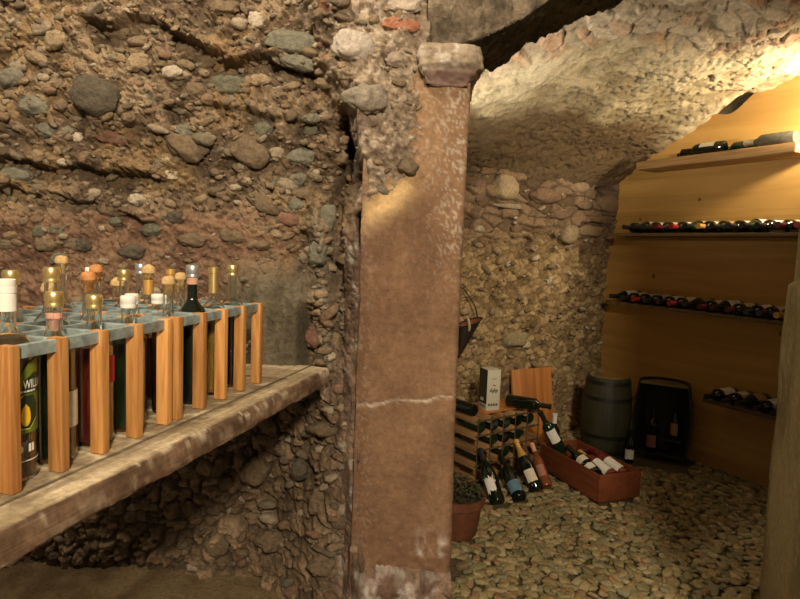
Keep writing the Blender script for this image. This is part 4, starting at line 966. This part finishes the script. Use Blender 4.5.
# ------------------------------------------------------------------ potted plant beside the pillar
pp = atz(460, 545, 0); PC = np.array([pp[0]-.015, pp[1]+.11, ZG])
pe = empty('potted_plant', Matrix.Translation(PC), 'terracotta pot of low dark green foliage half hidden behind the pillar', 'plant')
link('pot', lathe_me('pot', [(.098, 0), (.103, .006), (.122, .135), (.128, .150), (.136, .152), (.138, .190), (.126, .190), (.120, .165)], 36), M_TERRA, pe)
link('soil', lathe_me('soil', [(.117, .150), (.118, .166), (.05, .176)], 30), M_SOIL, pe)
Vl, Fl = [], []
for i in range(420):
    a = random.uniform(0, 2*PI); rr = .128*math.sqrt(random.random()); zz = .176+random.uniform(.0, 1)*.115*(1-(rr/.15)**2)
    c = Vector((rr*math.cos(a), rr*math.sin(a), zz)); l = random.uniform(.014, .03); w = l*.5
    d = Vector((math.cos(a)+random.gauss(0, .6), math.sin(a)+random.gauss(0, .6), random.uniform(-.3, .9))).normalized(); s_ = d.cross(Vector((random.gauss(0, .3), random.gauss(0, .3), 1))).normalized(); n_ = s_.cross(d)
    b = len(Vl); Vl += [c-d*l*.5, c+s_*w*.5+n_*.002, c+d*l*.5-n_*.003, c-s_*w*.5+n_*.002, c-n_*.002]; Fl += [(b, b+1, b+4), (b+1, b+2, b+4), (b+2, b+3, b+4), (b+3, b, b+4)]
tag(link('foliage', mesh_np('foliage', Vl, Fl, True), M_LEAF, pe), kind='stuff')
FOOT.append((PC, np.array([1., 0]), .09, .09))

# ------------------------------------------------------------------ hanging hod on the back wall
hp = atpl(470, 322, CORN+NB*.14, NB); Mh2 = frame(hp, -EB); he = empty('hanging_hod', Mh2, 'dark cone-shaped carrier with reddish inside hanging by a strap on the rubble wall', 'carrier')
def cone(r_off, ztop, z0):
    pr = []; V, F = [], []; n = 12; m = 28
    tip = Vector((-.075, 0, -.24))
    for i in range(n+1):
        t = i/n
        for j in range(m):
            a = 2*PI*j/m; top = Vector((.085*math.cos(a)*(1-r_off*12), .060*math.sin(a)*(1-r_off*12), .0+.028*math.cos(a)))
            q = tip.lerp(top, t**.8); V.append(q)
    for i in range(n):
        for j in range(m): F.append((i*m+j, i*m+(j+1) % m, (i+1)*m+(j+1) % m, (i+1)*m+j))
    F.append(tuple(range(m-1, -1, -1))); F.append(tuple(n*m+j for j in range(m))); return V, F
V, F = cone(0, 0, 0); link('shell', sm_ang(mesh_np('shell', V, F[:-1])), M_LEATH, he)
Vi = [(.079*math.cos(2*PI*j/28), .054*math.sin(2*PI*j/28), -.006+.028*math.cos(2*PI*j/28)) for j in range(28)]
link('inside', mesh_np('inside', Vi+[(-.01, 0, -.03)], [(j, (j+1) % 28, 28) for j in range(28)], True), M_LEATHIN, he)
link('rim', MB().tube([(.085*math.cos(2*PI*j/28), .060*math.sin(2*PI*j/28), .028*math.cos(2*PI*j/28)) for j in range(29)], .0045, 6).me('rim'), M_LEATH, he)
link('handle', MB().tube([(-.06, -.045, .045), (-.05, -.055, .015), (-.045, -.058, -.02), (-.04, -.05, -.05)], [.006, .008, .009, .006], 8).me('handle'), M_PALE, he)
link('strap', MB().tube([(-.10, .075, .20), (-.06, .07, .235), (-.02, .06, .21), (.025, .04, .15), (.055, .02, .09), (.068, .01, .02)], .005, 6).me('strap'), M_STRAP, he)

# ------------------------------------------------------------------ gravel
shapes = []
for i in range(12):
    V, F = pebble(3, 200+i, .28, .3); V = V*np.array([1, .70, .36]); shapes.append((V, F))
STC = [(.30, .25, .135), (.24, .215, .12), (.36, .30, .175), (.20, .18, .11), (.27, .20, .11), (.33, .255, .16), (.24, .225, .15), (.40, .345, .22), (.19, .155, .09), (.30, .20, .12), (.28, .26, .17), (.34, .29, .17)]
ind = []
for i, (V, F) in enumerate(shapes):
    cv = 1+.15*fbm(V[:, 0]*3, V[:, 1]*3, V[:, 2]*3, seed=300+i, oct=2)
    me = mesh_np('gravel_stone', V*.0285, F, True, np.asarray(STC[i])[None]*np.array([.93, .89, .76])*cv[:, None]); me.materials.append(M_STONE); ind.append(me)
pts = []
def in_chamber(p):
    q = np.array([p[0], p[1], 0])
    if (q-CORN) @ NB < .03: return False                    # back wall
    if (q-B0) @ NW < .025: return False                     # plank wall
    if q[1] < 2.38: return .225 < q[0] < .95+(q[1]-1)*(XQ-.95)/1.35-.035 and q[1] > 1.8
    return (q-CORN) @ EB < 2.2
st = .0415
for iy, y in enumerate(np.arange(1.8, 5.0, st)):
    for x in np.arange(-.35, 2.75, st):
        p = (x+RNG.uniform(-.4, .4)*st+(st/2 if iy % 2 else 0), y+RNG.uniform(-.4, .4)*st)
        if not in_chamber(p) or inside_foot(p, .008): continue
        pts.append((p[0], p[1], RNG.uniform(-.004, .004)))
for k in range(int(len(pts)*.35)):
    b = pts[RNG.integers(len(pts))]; p = (b[0]+RNG.uniform(-.02, .02), b[1]+RNG.uniform(-.02, .02))
    if in_chamber(p) and not inside_foot(p, .025): pts.append((p[0], p[1], .009+RNG.uniform(0, .004)))
vis = []
for i, p in enumerate(pts):
    px, py, w = proj((p[0], p[1], .005))
    ok = (w > 0 and 456 < px < 768 and 470 < py < 597 and (px > 486 or py > 545))
    vis.append((0 if ok else 1, w, i))
order = [i for _, _, i in sorted(vis)]
sv, sf, sc_, off = [], [], [], 0
for n_, i in enumerate(order):
    x, y, z = pts[i]; k = RNG.integers(12); sz = RNG.uniform(.72, 1.12)*(1.0 if z < .008 else .8); rot = (RNG.normal(0, .16), RNG.normal(0, .16), RNG.uniform(0, 2*PI))
    if n_ < 300:
        o = bpy.data.objects.new('gravel_stone', ind[k]); COL.objects.link(o); o.location = (x, y, z); o.rotation_euler = rot; o.scale = (sz,)*3
        tag(o, 'flat greyish tan gravel stone lying on the chamber floor', 'stone', 'gravel stones on the chamber floor')
    else:
        R3 = np.array(Matrix.Rotation(rot[2], 3, 'Z') @ Matrix.Rotation(rot[1], 3, 'Y') @ Matrix.Rotation(rot[0], 3, 'X'))
        V, F = shapes[k]; sv.append((V*.0285*sz) @ R3.T + np.array([x, y, z])); sf.append(F+off); off += len(V)
        sc_.append(np.tile(np.array(STC[RNG.integers(12)])*np.array([.93, .89, .76])*RNG.uniform(.85, 1.12), (len(V), 1)))
o = link('gravel', mesh_np('gravel', np.concatenate(sv), np.concatenate(sf), True, np.concatenate(sc_)), M_STONE)
tag(o, 'loose greyish tan gravel spread across the chamber floor behind the nearest stones', 'gravel', kind='stuff')

# ------------------------------------------------------------------ light
def point(name, loc, power, col, rad=.06, spot=None):
    ld = bpy.data.lights.new(name, 'SPOT' if spot else 'POINT'); ld.energy = power; ld.color = col; ld.shadow_soft_size = rad
    o = bpy.data.objects.new(name, ld); COL.objects.link(o); o.location = loc
    if spot:
        ld.spot_size = math.radians(spot[1]); ld.spot_blend = spot[2]; d = Vector(spot[0])-Vector(loc); o.rotation_euler = d.to_track_quat('-Z', 'Y').to_euler()
    return o
point('cellar_lamp', (.48, -1.76, 2.68), 320, (1, .83, .60), .20)
point('wall_fill_light', (-.90, 1.15, 2.95), 52, (1, .83, .60), .06)  # added unseen light from above, for relief on the left wall and shelf
vl = wallpt(1.0, .17, 2.13)
point('vault_lamp', tuple(vl), 54, (1, .82, .54), .05, (tuple(wallpt(-.1, .25, 2.30)), 162, 1.0))
point('vault_fill_spot', (.12, 2.72, 1.72), 30, (1, .88, .68), .05, ((.85, 3.2, 2.45), 105, .7))  # added spot hidden behind the pillar, brightens the left of the vault
w = bpy.data.worlds.new('world'); SC.world = w; w.use_nodes = True; w.node_tree.nodes['Background'].inputs[0].default_value = (1, .82, .6, 1); w.node_tree.nodes['Background'].inputs[1].default_value = .10
vs = SC.view_settings; vs.view_transform = 'Standard'; vs.look = 'None'; vs.gamma = 1; vs.use_curve_mapping = False; vs.exposure = 1.0
